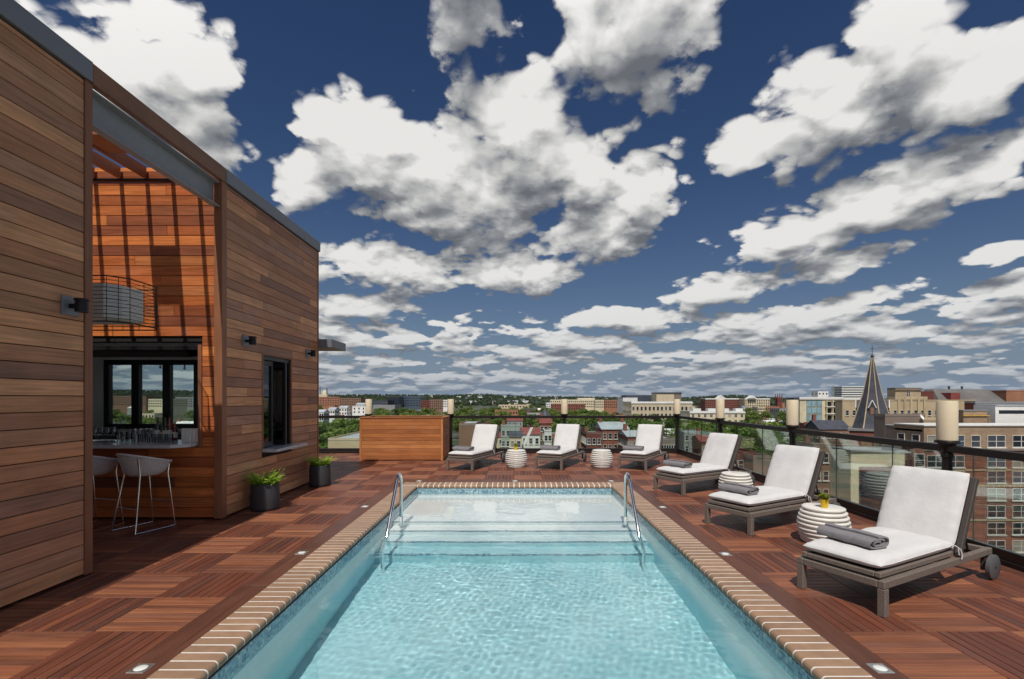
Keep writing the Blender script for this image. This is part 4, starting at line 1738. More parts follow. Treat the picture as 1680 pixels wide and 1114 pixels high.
for k, (px, yy) in enumerate(((196, 6.9), (200, 6.98), (204, 6.88), (209, 6.98), (213, 6.9))):
    o = obj('tumbler', tall, None, ((px - CX) * yy / F, yy, CT + .001))
    tag(o, 'tall clear glass, %s from the left in the cluster left of the shakers' % ORD[k], 'glass', 'tall glasses on the bar counter')
for k in range(10):
    yy = 6.86 + .085 * (k % 3)
    px = 157 + (k * 3.4)
    o = obj('wine_glass', wine, None, ((px - CX) * yy / F, yy, CT + .001))
    tag(o, 'stemmed glass, %s from the left at the left end of the bar opening' % ORD[k], 'glass', 'stemmed glasses on the bar counter')
for k, (px, yy) in enumerate(((223, 6.98), (232, 7.02), (241, 7.1), (249, 7.06))):
    o = obj('cocktail_shaker', shaker, None, ((px - CX) * yy / F, yy, CT + .001))
    tag(o, 'steel cocktail shaker tin, %s of four from the left behind the tumblers' % ORD[k], 'shaker', 'steel shaker tins on the bar counter')
for k in range(5):
    for l in range(3):
        o = obj('white_cup', cup, None, ((303.5 + k * 5.6 - CX) * 6.9 / F, 6.88, CT + .001 + l * .058))
        tag(o, '%s pale cup of the %s stack from the left at the right bar end' % (('bottom', 'middle', 'top')[l], ORD[k]), 'cup', 'stacked cups on the bar counter')


def bottle(px, yy, h, r, mat, label):
    t = thing('bottle', label, 'bottle', ((px - CX) * yy / F, yy, CT + .001))
    MB().lathe([(r * .9, 0), (r, .006), (r, h * .58), (r * .8, h * .66), (r * .36, h * .74), (r * .34, h * .95), (r * .40, h * .955), (r * .40, h), (.002, h)], 20).build('glass_body', M[mat], t, 50)
    MB().lathe([(r * 1.012, h * .16), (r * 1.012, h * .46)], 20, caps=False).build('paper_label', M['bottle_label'], t, 50)


bottle(258.5, 7.12, .34, .038, 'bottle_dark', 'tall black wine bottle, leftmost of the bottles on the bar')
bottle(266, 7.16, .26, .036, 'bottle_dark', 'short dark bottle between the taller wine bottles on the bar')
bottle(271.5, 7.10, .335, .038, 'bottle_dark', 'black wine bottle in the middle of the bar bottles')
bottle(278.5, 7.12, .34, .036, 'bottle_red', 'brown glass bottle right of the black wine bottles')
bottle(287, 7.12, .27, .036, 'bottle_red', 'short brown bottle at the right end of the bar bottles')
# bulbs strung outside the rear window
bt = thing('string_lights', 'cable of small bulbs strung outside the rear bar window', 'string lights', (-7.4, 10.6, 2.3))
o0 = Vector((-7.4, 10.6, 2.3))
pts = []
for k in range(25):
    u = k / 24
    x = -8.9 + 4.2 * u
    pts.append(Vector((x, 10.6, 2.46 - .06 * math.sin(PI * ((u * 4) % 1)))) - o0)
MB().tube(pts, .006, 6).build('cable', M['black'], bt)
for k in range(1, 24, 3):
    p = pts[k]
    MB().lathe([(.012, -.03), (.014, -.035), (.028, -.075), (.024, -.10), (.004, -.115)], 12, tuple(p)).build('bulb', M['bulb'], bt, 50)
    MB().lathe([(.014, -.034), (.014, .004)], 10, tuple(p)).build('socket', M['black'], bt)

# ----------------------------------------------------------------------------
# the city below and beyond
# ----------------------------------------------------------------------------
GZ = -24.0


def citymat(name, col, rough=.75, var=.14, vs=.25, grainy=.10, metal=0, spec=.3):
    mm, T, p = new_mat(name)
    pos = T.n('ShaderNodeNewGeometry').outputs['Position']
    oi = T.n('ShaderNodeObjectInfo')
    n1 = T.noise(pos, vs, 5, .6)
    n2 = T.noise(T.v('MULTIPLY', pos, (1, 1, 3.0)), 2.6, 4, .65)
    c = T.v('SCALE', tuple(col), T.lin(n1.outputs[0], .3, .7, 1 - var, 1 + var))
    c = T.v('SCALE', c, T.lin(n2.outputs[0], .3, .7, 1 - grainy, 1 + grainy))
    c = T.v('SCALE', c, T.lin(oi.outputs['Random'], 0, 1, .88, 1.1))
    T.set(p.inputs['Base Color'], c)
    p.inputs['Roughness'].default_value = rough
    p.inputs['Metallic'].default_value = metal
    p.inputs['Specular IOR Level'].default_value = spec
    return mm


def brickmat(name, a, b, mortar, scale=1.0):
    """coursed brick for the nearer facades, courses by height"""
    mm, T, p = new_mat(name)
    pos = T.n('ShaderNodeNewGeometry').outputs['Position']
    sp = T.n('ShaderNodeSeparateXYZ')
    T.set(sp.inputs[0], pos)
    cb = T.n('ShaderNodeCombineXYZ')
    T.set(cb.inputs[0], T.m('ADD', sp.outputs[0], sp.outputs[1]))
    T.set(cb.inputs[1], sp.outputs[2])
    br = T.n('ShaderNodeTexBrick')
    T.set(br.inputs['Vector'], cb.outputs[0])
    br.inputs['Color1'].default_value = tuple(a) + (1,)
    br.inputs['Color2'].default_value = tuple(b) + (1,)
    br.inputs['Mortar'].default_value = tuple(mortar) + (1,)
    br.inputs['Scale'].default_value = 1.0
    br.inputs['Brick Width'].default_value = .62 * scale
    br.inputs['Row Height'].default_value = .21 * scale
    br.inputs['Mortar Size'].default_value = .018 * scale
    n1 = T.noise(pos, .3, 5, .6)
    T.set(p.inputs['Base Color'], T.v('SCALE', br.outputs['Color'], T.lin(n1.outputs[0], .3, .7, .82, 1.15)))
    p.inputs['Roughness'].default_value = .85
    return mm


C = {}
C['red'] = citymat('city_red_brick', S(140, 86, 72))
C['darkred'] = citymat('city_dark_red_brick', S(116, 66, 58))
C['orange'] = citymat('city_orange_brick', S(166, 116, 90))
C['brown'] = citymat('city_brown_brick', S(142, 110, 90))
C['tan'] = citymat('city_tan_stone', S(190, 170, 138))
C['cream'] = citymat('city_cream_stucco', S(222, 208, 176))
C['beige'] = citymat('city_beige_limestone', S(206, 190, 160))
C['white'] = citymat('city_white_paint', S(232, 230, 224), .6, .08)
C['grey'] = citymat('city_grey_render', S(150, 150, 148))
C['green'] = citymat('city_grey_green_siding', S(158, 168, 156))
C['taupe'] = citymat('city_taupe_stucco', S(140, 124, 112))
C['slate'] = citymat('city_slate', S(74, 76, 84), .55, .2, .6, .2)
C['roofpale'] = citymat('city_pale_metal_roof', S(178, 184, 188), .45)
C['roofgrey'] = citymat('city_grey_roof', S(136, 136, 136), .7)
C['roofred'] = citymat('city_red_metal_roof', S(140, 74, 68), .5)
C['roofdark'] = citymat('city_dark_roof', S(66, 66, 68), .7)
C['glassblue'] = citymat('city_blue_glazing', S(78, 90, 106), .12, .2, .5, .2, 0, .9)
C['glassdark'] = citymat('city_dark_glazing', S(34, 40, 50), .12, .2, .8, .2, 0, .9)
C['glassaqua'] = citymat('city_aqua_glazing', S(150, 182, 190), .10, .25, .5, .2, 0, .9)
C['blind'] = citymat('city_pale_blind', S(150, 146, 136), .5, .1)
C['frame'] = citymat('city_white_window_frame', S(220, 216, 206), .6, .05)
C['pipe'] = citymat('city_yellow_pipe', S(200, 160, 60), .5)
C['copper'] = citymat('city_weathered_metal_roof', S(120, 116, 112), .45, .25, .15)
C['rbrick'] = brickmat('near_red_brick', S(150, 88, 70), S(126, 66, 54), S(150, 120, 104))
C['tbrick'] = brickmat('near_tan_brick', S(168, 140, 112), S(150, 122, 98), S(170, 150, 130))

# ground sheet to the horizon
mm, T, p = new_mat('city_ground')
pos = T.n('ShaderNodeNewGeometry').outputs['Position']
n1 = T.noise(pos, .012, 6, .6)
n2 = T.noise(pos, .09, 5, .65)
c = T.ramp(n1.outputs[0], [(.3, (.035, .05, .022)), (.5, (.055, .07, .032)), (.62, (.12, .11, .10)), (.75, (.06, .075, .035))])
c = T.v('SCALE', c, T.lin(n2.outputs[0], .3, .7, .6, 1.5))
T.set(p.inputs['Base Color'], c)
p.inputs['Roughness'].default_value = .9
structure(MB().poly([(-30000, -3000, GZ), (30000, -3000, GZ), (30000, 45000, GZ), (-30000, 45000, GZ)]).build('ground', mm))

# host building under the roof deck
hb = thing('host_building', 'brick block carrying the roof terrace below the deck', 'building', (-2.6, 7.0, GZ))
MB().box(-7.9, 7.75, -9, 8.25, 0, 22.4).build('wall', C['brown'], hb)

WIN = {}


def win_mesh(w, h, style, pane='glassdark'):
    key = (round(w, 2), round(h, 2), style, pane)
    if key in WIN:
        return WIN[key]
    q = MB()
    t = .075 if style != 'thin' else .05
    q.cur = 0
    q.box(-w / 2, w / 2, -.10, .02, -h / 2, -h / 2 + t).box(-w / 2, w / 2, -.10, .02, h / 2 - t, h / 2)
    q.box(-w / 2, -w / 2 + t, -.10, .02, -h / 2 + t, h / 2 - t).box(w / 2 - t, w / 2, -.10, .02, -h / 2 + t, h / 2 - t)
    if style in ('double', 'cross'):
        q.box(-t * .7, t * .7, -.085, .02, -h / 2 + t, h / 2 - t)
    if style in ('double', 'sash', 'cross'):
        xs = ((-w / 2 + t, -t * .7), (t * .7, w / 2 - t)) if style != 'sash' else ((-w / 2 + t, w / 2 - t),)
        for a, b in xs:
            q.box(a, b, -.07, .02, -.035, .035)
    if style in ('double', 'sash', 'sill'):
        q.box(-w / 2 - .12, w / 2 + .12, -.2, .0, -h / 2 - .16, -h / 2 - .001)
    q.cur = 1
    q.box(-w / 2 + .02, w / 2 - .02, -.03, .01, -h / 2 + .02, h / 2 - .02)
    WIN[key] = q.mesh('window', [C['frame'] if style != 'thin' else C['slate'], C[pane]])
    return WIN[key]


def building(name, label, px0, px1, pyt, D, depth, wall, roof='roofgrey', rows=0, cols=0, ww=1.2, wh=1.7, fh=3.3, top=2.2, style='thin',
             pane='glassdark', side=True, group=None, gable=None, parapet=.5, cornice=None, x_in=.5, cat='building'):
    a, b = at(px0, pyt, D), at(px1, pyt, D)
    xc = (a.x + b.x) / 2
    W = b.x - a.x
    H = a.z - GZ
    t = thing(name, label, cat, (xc, D, GZ), 0, group)
    MB().box(-W / 2, W / 2, 0, depth, 0, H).build('wall', C[wall], t)
    if gable:
        q = MB()
        q.cur = 0
        ov = .3
        q.poly([(-W / 2 - ov, -ov, H - .1), (W / 2 + ov, -ov, H - .1), (W / 2 + ov, depth / 2, H + gable), (-W / 2 - ov, depth / 2, H + gable)])
        q.poly([(-W / 2 - ov, depth + ov, H - .1), (W / 2 + ov, depth + ov, H - .1), (W / 2 + ov, depth / 2, H + gable), (-W / 2 - ov, depth / 2, H + gable)])
        q.poly([(-W / 2, 0, H), (-W / 2, depth, H), (-W / 2, depth / 2, H + gable - .1)])
        q.poly([(W / 2, 0, H), (W / 2, depth, H), (W / 2, depth / 2, H + gable - .1)])
        q.build('roof', C[roof], t)
    else:
        q = MB().box(-W / 2 - .05, W / 2 + .05, -.06, depth + .05, H + .002, H + .08)
        q.build('roof', C[roof], t)
        if parapet:
            q = MB()
            q.box(-W / 2, W / 2, -.04, .22, H + .081, H + parapet).box(-W / 2, -W / 2 + .25, .221, depth, H + .081, H + parapet).box(W / 2 - .25, W / 2, .221, depth, H + .081, H + parapet)
            q.build('parapet', C[cornice or wall], t)
    if cornice:
        MB().box(-W / 2 - .35, W / 2 + .35, -.45, .0, H - .7, H - .05).build('cornice', C[cornice], t)
    if rows and cols:
        me_ = win_mesh(ww, wh, style, pane)
        for r in range(rows):
            z = H - top - r * fh
            if z < 1.5:
                break
            for k in range(cols):
                if D < 420 and style != 'thin' and R.random() < .35:
                    me_ = win_mesh(ww, wh, style, R.choice(['blind', 'slate', 'glassblue']))
                else:
                    me_ = win_mesh(ww, wh, style, pane)
                x = -W / 2 + W * (k + x_in) / (cols - 1 + 2 * x_in)
                obj('window', me_, t, (x, -.001, z))
        if side and depth > 6:
            n = max(1, int(depth / (W / cols) * .9)) if cols else 0
            n = min(n, 6)
            sgn = 1 if xc < 0 else -1
            for r in range(min(rows, 4)):
                z = H - top - r * fh
                if z < 1.5:
                    break
                for k in range(n):
                    y = depth * (k + .5) / n
                    obj('window', me_, t, (sgn * (W / 2 + .001), y, z), (0, 0, sgn * PI / 2))
    return t


def roofbox(t, name, mat, x0, x1, y0, y1, z0, z1):
    """box part placed on a building in photograph-independent local metres"""
    return MB().box(x0, x1, y0, y1, z0, z1).build(name, C[mat], t)


# --- far left -------------------------------------------------------------
building('office_block', 'long orange brick office block below the domed church on the horizon', 500, 557, 651.5, 900, 40, 'orange', 'roofgrey', 4, 14, 2.4, 1.6, 4.0, 2.5)
building('office_block', 'dark brown brick block next to the orange office block far left', 557, 592, 653.5, 880, 40, 'brown', 'roofgrey', 3, 9, 2.4, 1.6, 4.0, 2.5)
building('office_block', 'low dark glazed office block right of the first railing lamp', 612, 636, 657.5, 720, 30, 'slate', 'roofdark', 3, 7, 2.0, 2.2, 3.6, 2.4, 'thin', 'glassblue')
building('office_block', 'dark office block with pale upright frames behind the wooden box', 634, 655, 651, 740, 30, 'glassdark', 'beige', 0, 0)
building('glass_office', 'blue glass office block above the trees behind the wooden box', 655, 690, 650.5, 770, 36, 'glassblue', 'glassblue', 4, 8, 3.2, 1.2, 3.6, 3, 'thin', 'glassdark')
building('brick_block', 'narrow dark red brick block beside the blue glass offices', 690, 705, 657, 720, 24, 'darkred', 'roofgrey', 3, 5, 1.4, 1.6, 3.4)
building('brick_block', 'brown brick apartment block left of the second railing lamp', 705, 727, 656, 690, 24, 'brown', 'roofgrey', 4, 7, 1.4, 1.6, 3.2)
building('white_block', 'small white block with dark windows touching the second railing lamp', 727, 738, 656.5, 620, 16, 'white', 'roofpale', 3, 4, 1.3, 1.3, 3.0, 1.8)
building('low_hall', 'low hall with pale flat roof above the wooden box', 612, 648, 665, 560, 30, 'grey', 'white', 0, 0)
for k, (a, b, y, D) in enumerate(((578, 600, 667, 430), (584, 598, 663.5, 520), (538, 549, 672, 360), (556, 569, 669, 420), (520, 531, 676, 330))):
    building('white_house', ['white house with pale roof left of the first railing lamp', 'upper white house behind the pale-roofed white house', 'grey-white house with small gable far left above the rail',
                             'pale terrace with pointed gables among the far left trees', 'white house at the corner of the pavilion above the rail'][k], a, b, y, D, 10, 'white', 'roofpale', 2, 3, 1.1, 1.5, 3.0, 1.8, gable=1.6 if k != 0 else None)
building('office_block', 'long brown block across the left rear window of the bar', 186, 240, 650, 820, 30, 'brown', 'roofgrey', 4, 14, 2.2, 1.6, 3.8, 2.5)
building('office_block', 'pale blue-grey block seen through the right rear window of the bar', 288, 330, 652, 760, 30, 'grey', 'roofpale', 4, 12, 2.2, 1.6, 3.6, 2.5)
building('office_block', 'cream block seen through the middle rear window of the bar', 243, 284, 655, 700, 30, 'cream', 'roofpale', 3, 11, 2.0, 1.6, 3.6, 2.5)
# domed church on the skyline
ch = at(530, 647, 1900)
t = thing('domed_church', 'pale domed church with two thin towers on the far left skyline', 'church', (ch.x, 1900, GZ))
hh = ch.z - GZ
MB().box(-16, 16, 0, 40, 0, hh).build('nave', C['cream'], t)
MB().lathe([(11, hh), (11, hh + 5), (10.5, hh + 8), (8, hh + 12), (4, hh + 15), (.6, hh + 17), (.4, hh + 20)], 20, (0, 20, 0)).build('dome', C['cream'], t, 50)
for x in (-13, 13):
    MB().lathe([(2.4, hh), (2.2, hh + 24), (2.6, hh + 24.5), (1.6, hh + 30), (.1, hh + 38)], 10, (x, 4, 0)).build('tower', C['grey'], t, 40)
# --- centre ---------------------------------------------------------------
building('low_hall', 'low beige hall with pale roof right of the dark hill', 818, 866, 664.5, 640, 24, 'beige', 'roofpale', 1, 10, 2, 1.6, 3.4, 2.2)
building('low_hall', 'low orange-walled terrace in the trees left of the slate turret', 812, 850, 673, 420, 16, 'orange', 'roofgrey', 2, 8, 1.2, 1.6, 3.2)
building('white_block', 'small white block at the left end of the long cream building', 896, 906, 661, 760, 20, 'white', 'roofpale', 2, 3, 1.6, 1.5, 3.4)
building('long_building', 'long cream building with rows of dark windows on the centre skyline', 903, 976, 656, 800, 30, 'cream', 'roofpale', 3, 22, 1.8, 2.0, 4.0, 3.0)
building('long_building', 'taller cream block at the middle of the long skyline building', 948, 976, 653.5, 830, 20, 'cream', 'roofpale', 2, 8, 1.8, 2.0, 4.0, 3.0)
building('long_building', 'cream and brick right wing of the long skyline building', 976, 993, 656.5, 790, 26, 'cream', 'roofpale', 3, 5, 1.8, 2.0, 4.0, 3.0)
building('brick_block', 'orange brick end block of the long skyline building', 993, 1016, 656.5, 780, 26, 'orange', 'roofgrey', 3, 7, 1.8, 2.0, 4.0, 3.0)
building('red_terrace', 'low red terrace in front of the long cream building', 905, 960, 663, 600, 16, 'red', 'roofred', 2, 14, 1.2, 1.7, 3.3)
t = building('concert_hall', 'white modern hall with dark raised roof left of the stone school', 1022, 1046, 653, 560, 30, 'white', 'roofdark', 0, 0)
building('dark_roof_block', 'dark glazed upper block behind the stone school', 1027, 1078, 649, 580, 26, 'slate', 'roofdark', 2, 12, 3.0, 1.8, 3.6, 2.2, 'thin', 'glassblue')
building('stage_tower', 'plain tan tower block rising behind the stone school', 1077, 1106, 645, 540, 20, 'beige', 'slate', 0, 0, parapet=.9, cornice='slate')
building('stage_tower', 'darker brown side of the tower block behind the stone school', 1106, 1118, 645, 541, 20, 'taupe', 'slate', 0, 0, parapet=.9, cornice='slate')
building('stone_school', 'beige stone school with white cornice and tall dark windows behind the corner lamp', 1036, 1136, 660.5, 380, 30, 'beige', 'roofpale', 4, 15, 1.7, 3.0, 5.3, 4.6, 'sill', 'glassdark', cornice='white', parapet=.8)
building('cream_block', 'low cream block with white rooftop units behind the corner of the railing', 1132, 1222, 676, 300, 22, 'cream', 'roofpale', 3, 9, 1.6, 1.8, 3.4, 2.2, 'cross', 'glassdark', cornice='white')
for k, (a, b) in enumerate(((1137, 1150), (1162, 1174), (1184, 1196), (1207, 1219))):
    p0, p1 = at(a, 676, 303), at(b, 676, 303)
    o = MB().box(p0.x, p1.x, 303, 307, p0.z + .1, p0.z + 2.2).build('rooftop_unit', C['white'])
    tag(o, 'white rooftop unit on the low cream block, %s from the left' % ('first', 'second', 'third', 'fourth')[k], 'rooftop unit', 'white units on the low cream block')
building('brick_apartments', 'long red brick apartment block with white gables on the skyline', 1157, 1222, 654.5, 720, 20, 'red', 'white', 4, 20, 1.5, 1.8, 3.4, 2.6, parapet=.9, cornice='white')
building('cream_apartments', 'cream end of the gabled apartment block on the skyline', 1222, 1263, 654.5, 700, 24, 'beige', 'white', 6, 11, 1.5, 1.8, 3.4, 2.6, parapet=.9, cornice='white')
for k, px in enumerate((1183, 1234)):
    p0 = at(px, 654.5, 698)
    o = MB().extrude([(-6, 0), (6, 0), (0, 4.2)], lambda u, w, s: (p0.x + u, s, p0.z + .9 + w), 696, 706).build('white_gable', C['white'])
    tag(o, ['white roof gable on the red half of the skyline apartments', 'white roof gable on the cream half of the skyline apartments'][k], 'gable')
building('pink_terrace', 'pink and cream terrace of houses below the cream apartments', 1243, 1256, 668, 560, 14, 'cream', 'roofgrey', 3, 5, 1.2, 1.7, 3.2)
building('pink_terrace', 'orange-pink brick terrace right of the cream apartments', 1256, 1279, 667.5, 560, 14, 'orange', 'roofgrey', 3, 8, 1.2, 1.7, 3.2)
building('low_hall', 'low grey hall left of the third right railing lamp', 1279, 1312, 671, 520, 20, 'grey', 'roofpale', 1, 6, 1.6, 1.6, 3.4)
# gothic tower
g0 = at(1279.5, 652, 900)
t = thing('gothic_tower', 'dark red gothic church tower with four pinnacles on the skyline', 'tower', (g0.x, 900, GZ))
hh = g0.z - GZ
MB().box(-4.2, 4.2, 0, 8.4, 0, hh).build('shaft', C['darkred'], t)
for x in (-4, 4):
    for y in (.3, 8.1):
        MB().lathe([(.9, hh - 6), (.9, hh + 2.5), (.1, hh + 8)], 6, (x, y, 0)).build('pinnacle', C['darkred'], t)
me_ = win_mesh(1.3, 5.0, 'thin')
for x in (-1.8, 1.8):
    obj('belfry_opening', me_, t, (x, -.02, hh - 5.5))

# --- right ----------------------------------------------------------------
t = building('glass_apartments', 'modern apartment block with aqua glazed corner and white balconies', 1312, 1384, 653, 235, 6, 'cream', 'roofpale', 0, 0, cornice='white')
H = at(0, 653, 235).z - GZ
W = (1384 - 1312) * 235 / F
for r in range(5):
    z = H - 1.0 - r * 3.35
    for k in range(3):
        x = -W / 2 + 4.4 + k * 2.5
        obj('glazing', win_mesh(2.35, 3.0, 'thin', 'glassaqua'), t, (x, -.02, z - 1.6))
    MB().box(-W / 2 + 12.2, W / 2 - 2.0, -.06, .02, z - 2.9, z - .7).build('glazing', C['glassdark'], t)
    MB().box(-W / 2 + 12.0, W / 2 - 1.8, -1.5, .0, z - 3.32, z - 2.95).build('balcony', C['white'], t)
    for k in range(3):
        x = -W / 2 + 12.2 + k * 2.9
        MB().box(x, x + .25, -1.3, .0, z - 2.949, z).build('balcony_post', C['cream'], t)
MB().box(-W / 2 - 2.6, -W / 2 - .01, 0, 6, 0, H + .2).build('slate_wing', C['slate'], t)
building('striped_tower', 'white tower banded with dark window strips on the right skyline', 1381, 1426, 634, 900, 30, 'white', 'roofgrey', 0, 0)
tt = bpy.data.objects[[o.name for o in COL.objects if o.name.startswith('striped_tower')][-1]]
for r in range(5):
    H9 = at(0, 634, 900).z - GZ
    W9 = 45 * 900 / F
    MB().box(-W9 / 2 - .2, W9 / 2 + .2, -.3, 20, H9 - 3.0 - r * 4.2, H9 - 1.4 - r * 4.2).build('window_strip', C['glassdark'], tt)
building('roof_block', 'small white block with dark side on the skyline above the glazed apartments', 1342, 1359, 642.5, 520, 12, 'white', 'roofgrey', 1, 3, 1.6, 1.6, 3)
building('tan_hotel', 'tan art deco apartment house with paired windows behind the church spire', 1382, 1600, 658, 175, 4, 'tan', 'roofgrey', 6, 19, 1.2, 1.9, 6.6, 4.2, 'sash', 'glassdark', x_in=.7)
th = bpy.data.objects[[o.name for o in COL.objects if o.name.startswith('tan_hotel')][-1]]
Hh = at(0, 658, 175).z - GZ
for px in (1474, 1484, 1494, 1506, 1516):
    x = at(px, 0, 175).x - th.location.x
    MB().box(x - .35, x + .35, -.35, -.001, Hh - 9, Hh + 1.4).build('pilaster', C['tan'], th)
MB().box(at(1468, 0, 175).x - th.location.x, at(1521, 0, 175).x - th.location.x, -.2, 3, Hh + .51, Hh + 1.6).build('raised_parapet', C['tan'], th)
building('penthouse', 'tan rooftop penthouse with one window above the art deco apartments', 1469, 1511, 637, 180, 4, 'tan', 'roofdark', 1, 1, 1.4, 1.9, 3, 2.0, 'cross', cornice='taupe', parapet=.2)
building('brick_block', 'small dark red block right of the tan penthouse', 1512, 1532, 644, 200, 8, 'darkred', 'roofred', 0, 0)
# weathered mansard hall
mh = at(1595, 660, 200)
t = thing('mansard_hall', 'hall with broad weathered grey metal roof on the right skyline', 'building', (mh.x, 200, GZ))
hh = mh.z - GZ
wl, wr = at(1541, 0, 200).x - mh.x, at(1650, 0, 200).x - mh.x
MB().box(wl, wr, 0, 12, 0, hh).build('wall', C['darkred'], t)
q = MB()
rz = 5.4
pr = [(wl, -.3, hh), (wr, -.3, hh), (wr, 12.3, hh), (wl, 12.3, hh)]
pu = [(wl + 2.6, 6, hh + rz), (wr - 1.2, 6, hh + rz), (wr - 1.2, 10, hh + rz), (wl + 2.6, 10, hh + rz)]
for k in range(4):
    q.poly([pr[k], pr[(k + 1) % 4], pu[(k + 1) % 4], pu[k]])
q.poly(pu)
q.build('metal_roof', C['copper'], t)
MB().box(wl + 4.2, wl + 8, -.6, 5, hh - .5, hh + 3.9).build('red_dormer', C['roofred'], t)
for x in (wl + 11, wl + 16.5):
    MB().lathe([(.35, hh + rz - .3), (.35, hh + rz + 1.0), (.5, hh + rz + 1.0), (.5, hh + rz + 1.3)], 10, (x, 8, 0)).build('roof_vent', C['roofdark'], t)
building('red_block', 'plain rust-red block at the right edge of the skyline', 1651, 1720, 642, 210, 14, 'orange', 'roofred', 0, 0)
building('dark_terrace', 'dark brick terrace with window strip under the rust-red block', 1600, 1730, 661, 165, 4, 'darkred', 'roofpale', 2, 14, 1.6, 1.8, 3.4, 2.0, 'thin', 'glassblue', cornice='roofgrey')

# church spire
sp0 = at(1431, 700, 122)
t = thing('church_spire', 'dark slate church spire with pale stone ribs and gabled dormer', 'church spire', (sp0.x, 122, GZ), -math.atan2(sp0.x, 122))
hh = sp0.z - GZ
MB().box(-4.6, 4.6, -4.6, 4.6, 0, hh - .9).build('brick_tower', C['red'], t)
MB().box(-4.9, 4.9, -4.9, 4.9, hh - .9, hh - .35).build('eaves', C['roofgrey'], t)
r0, ht = 4.15, 17.6
oc = [(math.cos(PI / 8 + k * PI / 4), math.sin(PI / 8 + k * PI / 4)) for k in range(8)]
q = MB()
q.lathe([(4.6, hh - .35), (r0, hh + .8), (2.05, hh + 8.2), (.12, hh + ht)], 8)
o = q.build('slate_cone', C['slate'], t)
o.rotation_euler = (0, 0, PI / 8)
for x, y in oc:
    MB().tube([(x * 4.62, y * 4.62, hh - .3), (x * r0 * 1.015, y * r0 * 1.015, hh + .8), (x * 2.09, y * 2.09, hh + 8.2), (x * .16, y * .16, hh + ht)], [.16, .15, .12, .07], 6).build('stone_rib', C['tan'], t)
MB().lathe([(.32, hh + ht - .4), (.4, hh + ht - .1), (.2, hh + ht + .2), (.06, hh + ht + .4), (.05, hh + ht + 2.6)], 10).build('finial', C['roofdark'], t)
MB().box(-.5, .5, -.06, .06, hh + ht + 1.7, hh + ht + 1.82).build('cross_bar', C['roofdark'], t)
for ang in (0, PI / 2, PI, 3 * PI / 2):
    Mr = Matrix.Rotation(ang, 4, 'Z')
    q = MB()
    q.box(-.6, .6, -3.3, -2.0, hh + 3.0, hh + 4.9, Mr)
    q.build('dormer', C['slate'], t)
    q = MB()
    q.box(-.32, .32, -3.33, -3.28, hh + 3.2, hh + 4.8, Mr)
    q.build('dormer_louvre', C['orange'], t)
    q = MB()
    for s in (-1, 1):
        q.tube([Mr @ Vector((s * .8, -3.36, hh + 4.7)), Mr @ Vector((0, -3.36, hh + 6.6))], .12, 6)
    q.build('gable_trim', C['white'], t)
    q = MB()
    v = [Mr @ Vector(p) for p in ((-.8, -3.31, hh + 4.7), (.8, -3.31, hh + 4.7), (0, -3.31, hh + 6.6), (0, -1.9, hh + 6.6), (-.8, -2.0, hh + 4.7), (.8, -2.0, hh + 4.7))]
    q.poly([v[0], v[1], v[2]]).poly([v[0], v[2], v[3], v[4]]).poly([v[1], v[2], v[3], v[5]])
    q.build('gable_roof', C['slate'], t)

# big brick apartment house across the street
NB = 75.0
n0, n1 = at(1516, 699, NB), at(1790, 699, NB)
t = thing('brick_apartments', 'near apartment house with tan upper brick and red brick storeys at the right edge', 'building', ((n0.x + n1.x) / 2, NB, GZ))
Wn, Hn = n1.x - n0.x, n0.z - GZ
zsplit = at(0, 737, NB).z - GZ
MB().box(-Wn / 2, Wn / 2, 0, 6, 0, zsplit - .2).build('wall', C['rbrick'], t)
MB().box(-Wn / 2, Wn / 2, .02, 6, zsplit + .12, Hn).build('upper_wall', C['tbrick'], t)
MB().box(-Wn / 2 - .1, Wn / 2, -.18, 6, zsplit - .199, zsplit + .119).build('stone_band', C['taupe'], t)
MB().box(-Wn / 2 - .15, Wn / 2 + .1, -.15, 6.1, Hn + .001, Hn + .16).build('white_coping', C['white'], t)
MB().box(-Wn / 2 - .0, Wn / 2, .3, 5.8, Hn - .9, Hn - .6).build('roof', C['roofgrey'], t)
rb_ = random.Random(9)
rows_y = [(724, 0), (757, 1), (782.5, 1), (811, 1), (839, 1), (867, 1), (896, 1), (925, 1), (955, 1)]
cols_px = [1535, 1567, 1600, 1634, 1675, 1716]
for ry, kind in rows_y:
    z = at(0, ry, NB).z - GZ
    for k, cpx in enumerate(cols_px):
        x = at(cpx, 0, NB).x - t.location.x
        narrow = cpx in (1600,)
        if kind and cpx in (1600, 1716):
            continue
        w = 1.45 if narrow else 2.75
        obj('window', win_mesh(w, 1.85, 'sash' if narrow else 'double', rb_.choice(['glassdark', 'glassdark', 'slate', 'blind', 'glassblue'])), t, (x, -.002, z))
for ry in (771, 797, 853):
    z = at(0, ry, NB).z - GZ
    MB().box(-Wn / 2, Wn / 2, -.10, -.001, z - .12, z + .12).build('belt_course', C['tan'], t)
for k in range(2):
    y = 1.5 + k * 2.9
    for ry in (724, 757, 782.5):
        obj('window', win_mesh(1.45, 1.85, 'sash'), t, (-Wn / 2 - .002, y, at(0, ry, NB).z - GZ), (0, 0, -PI / 2))
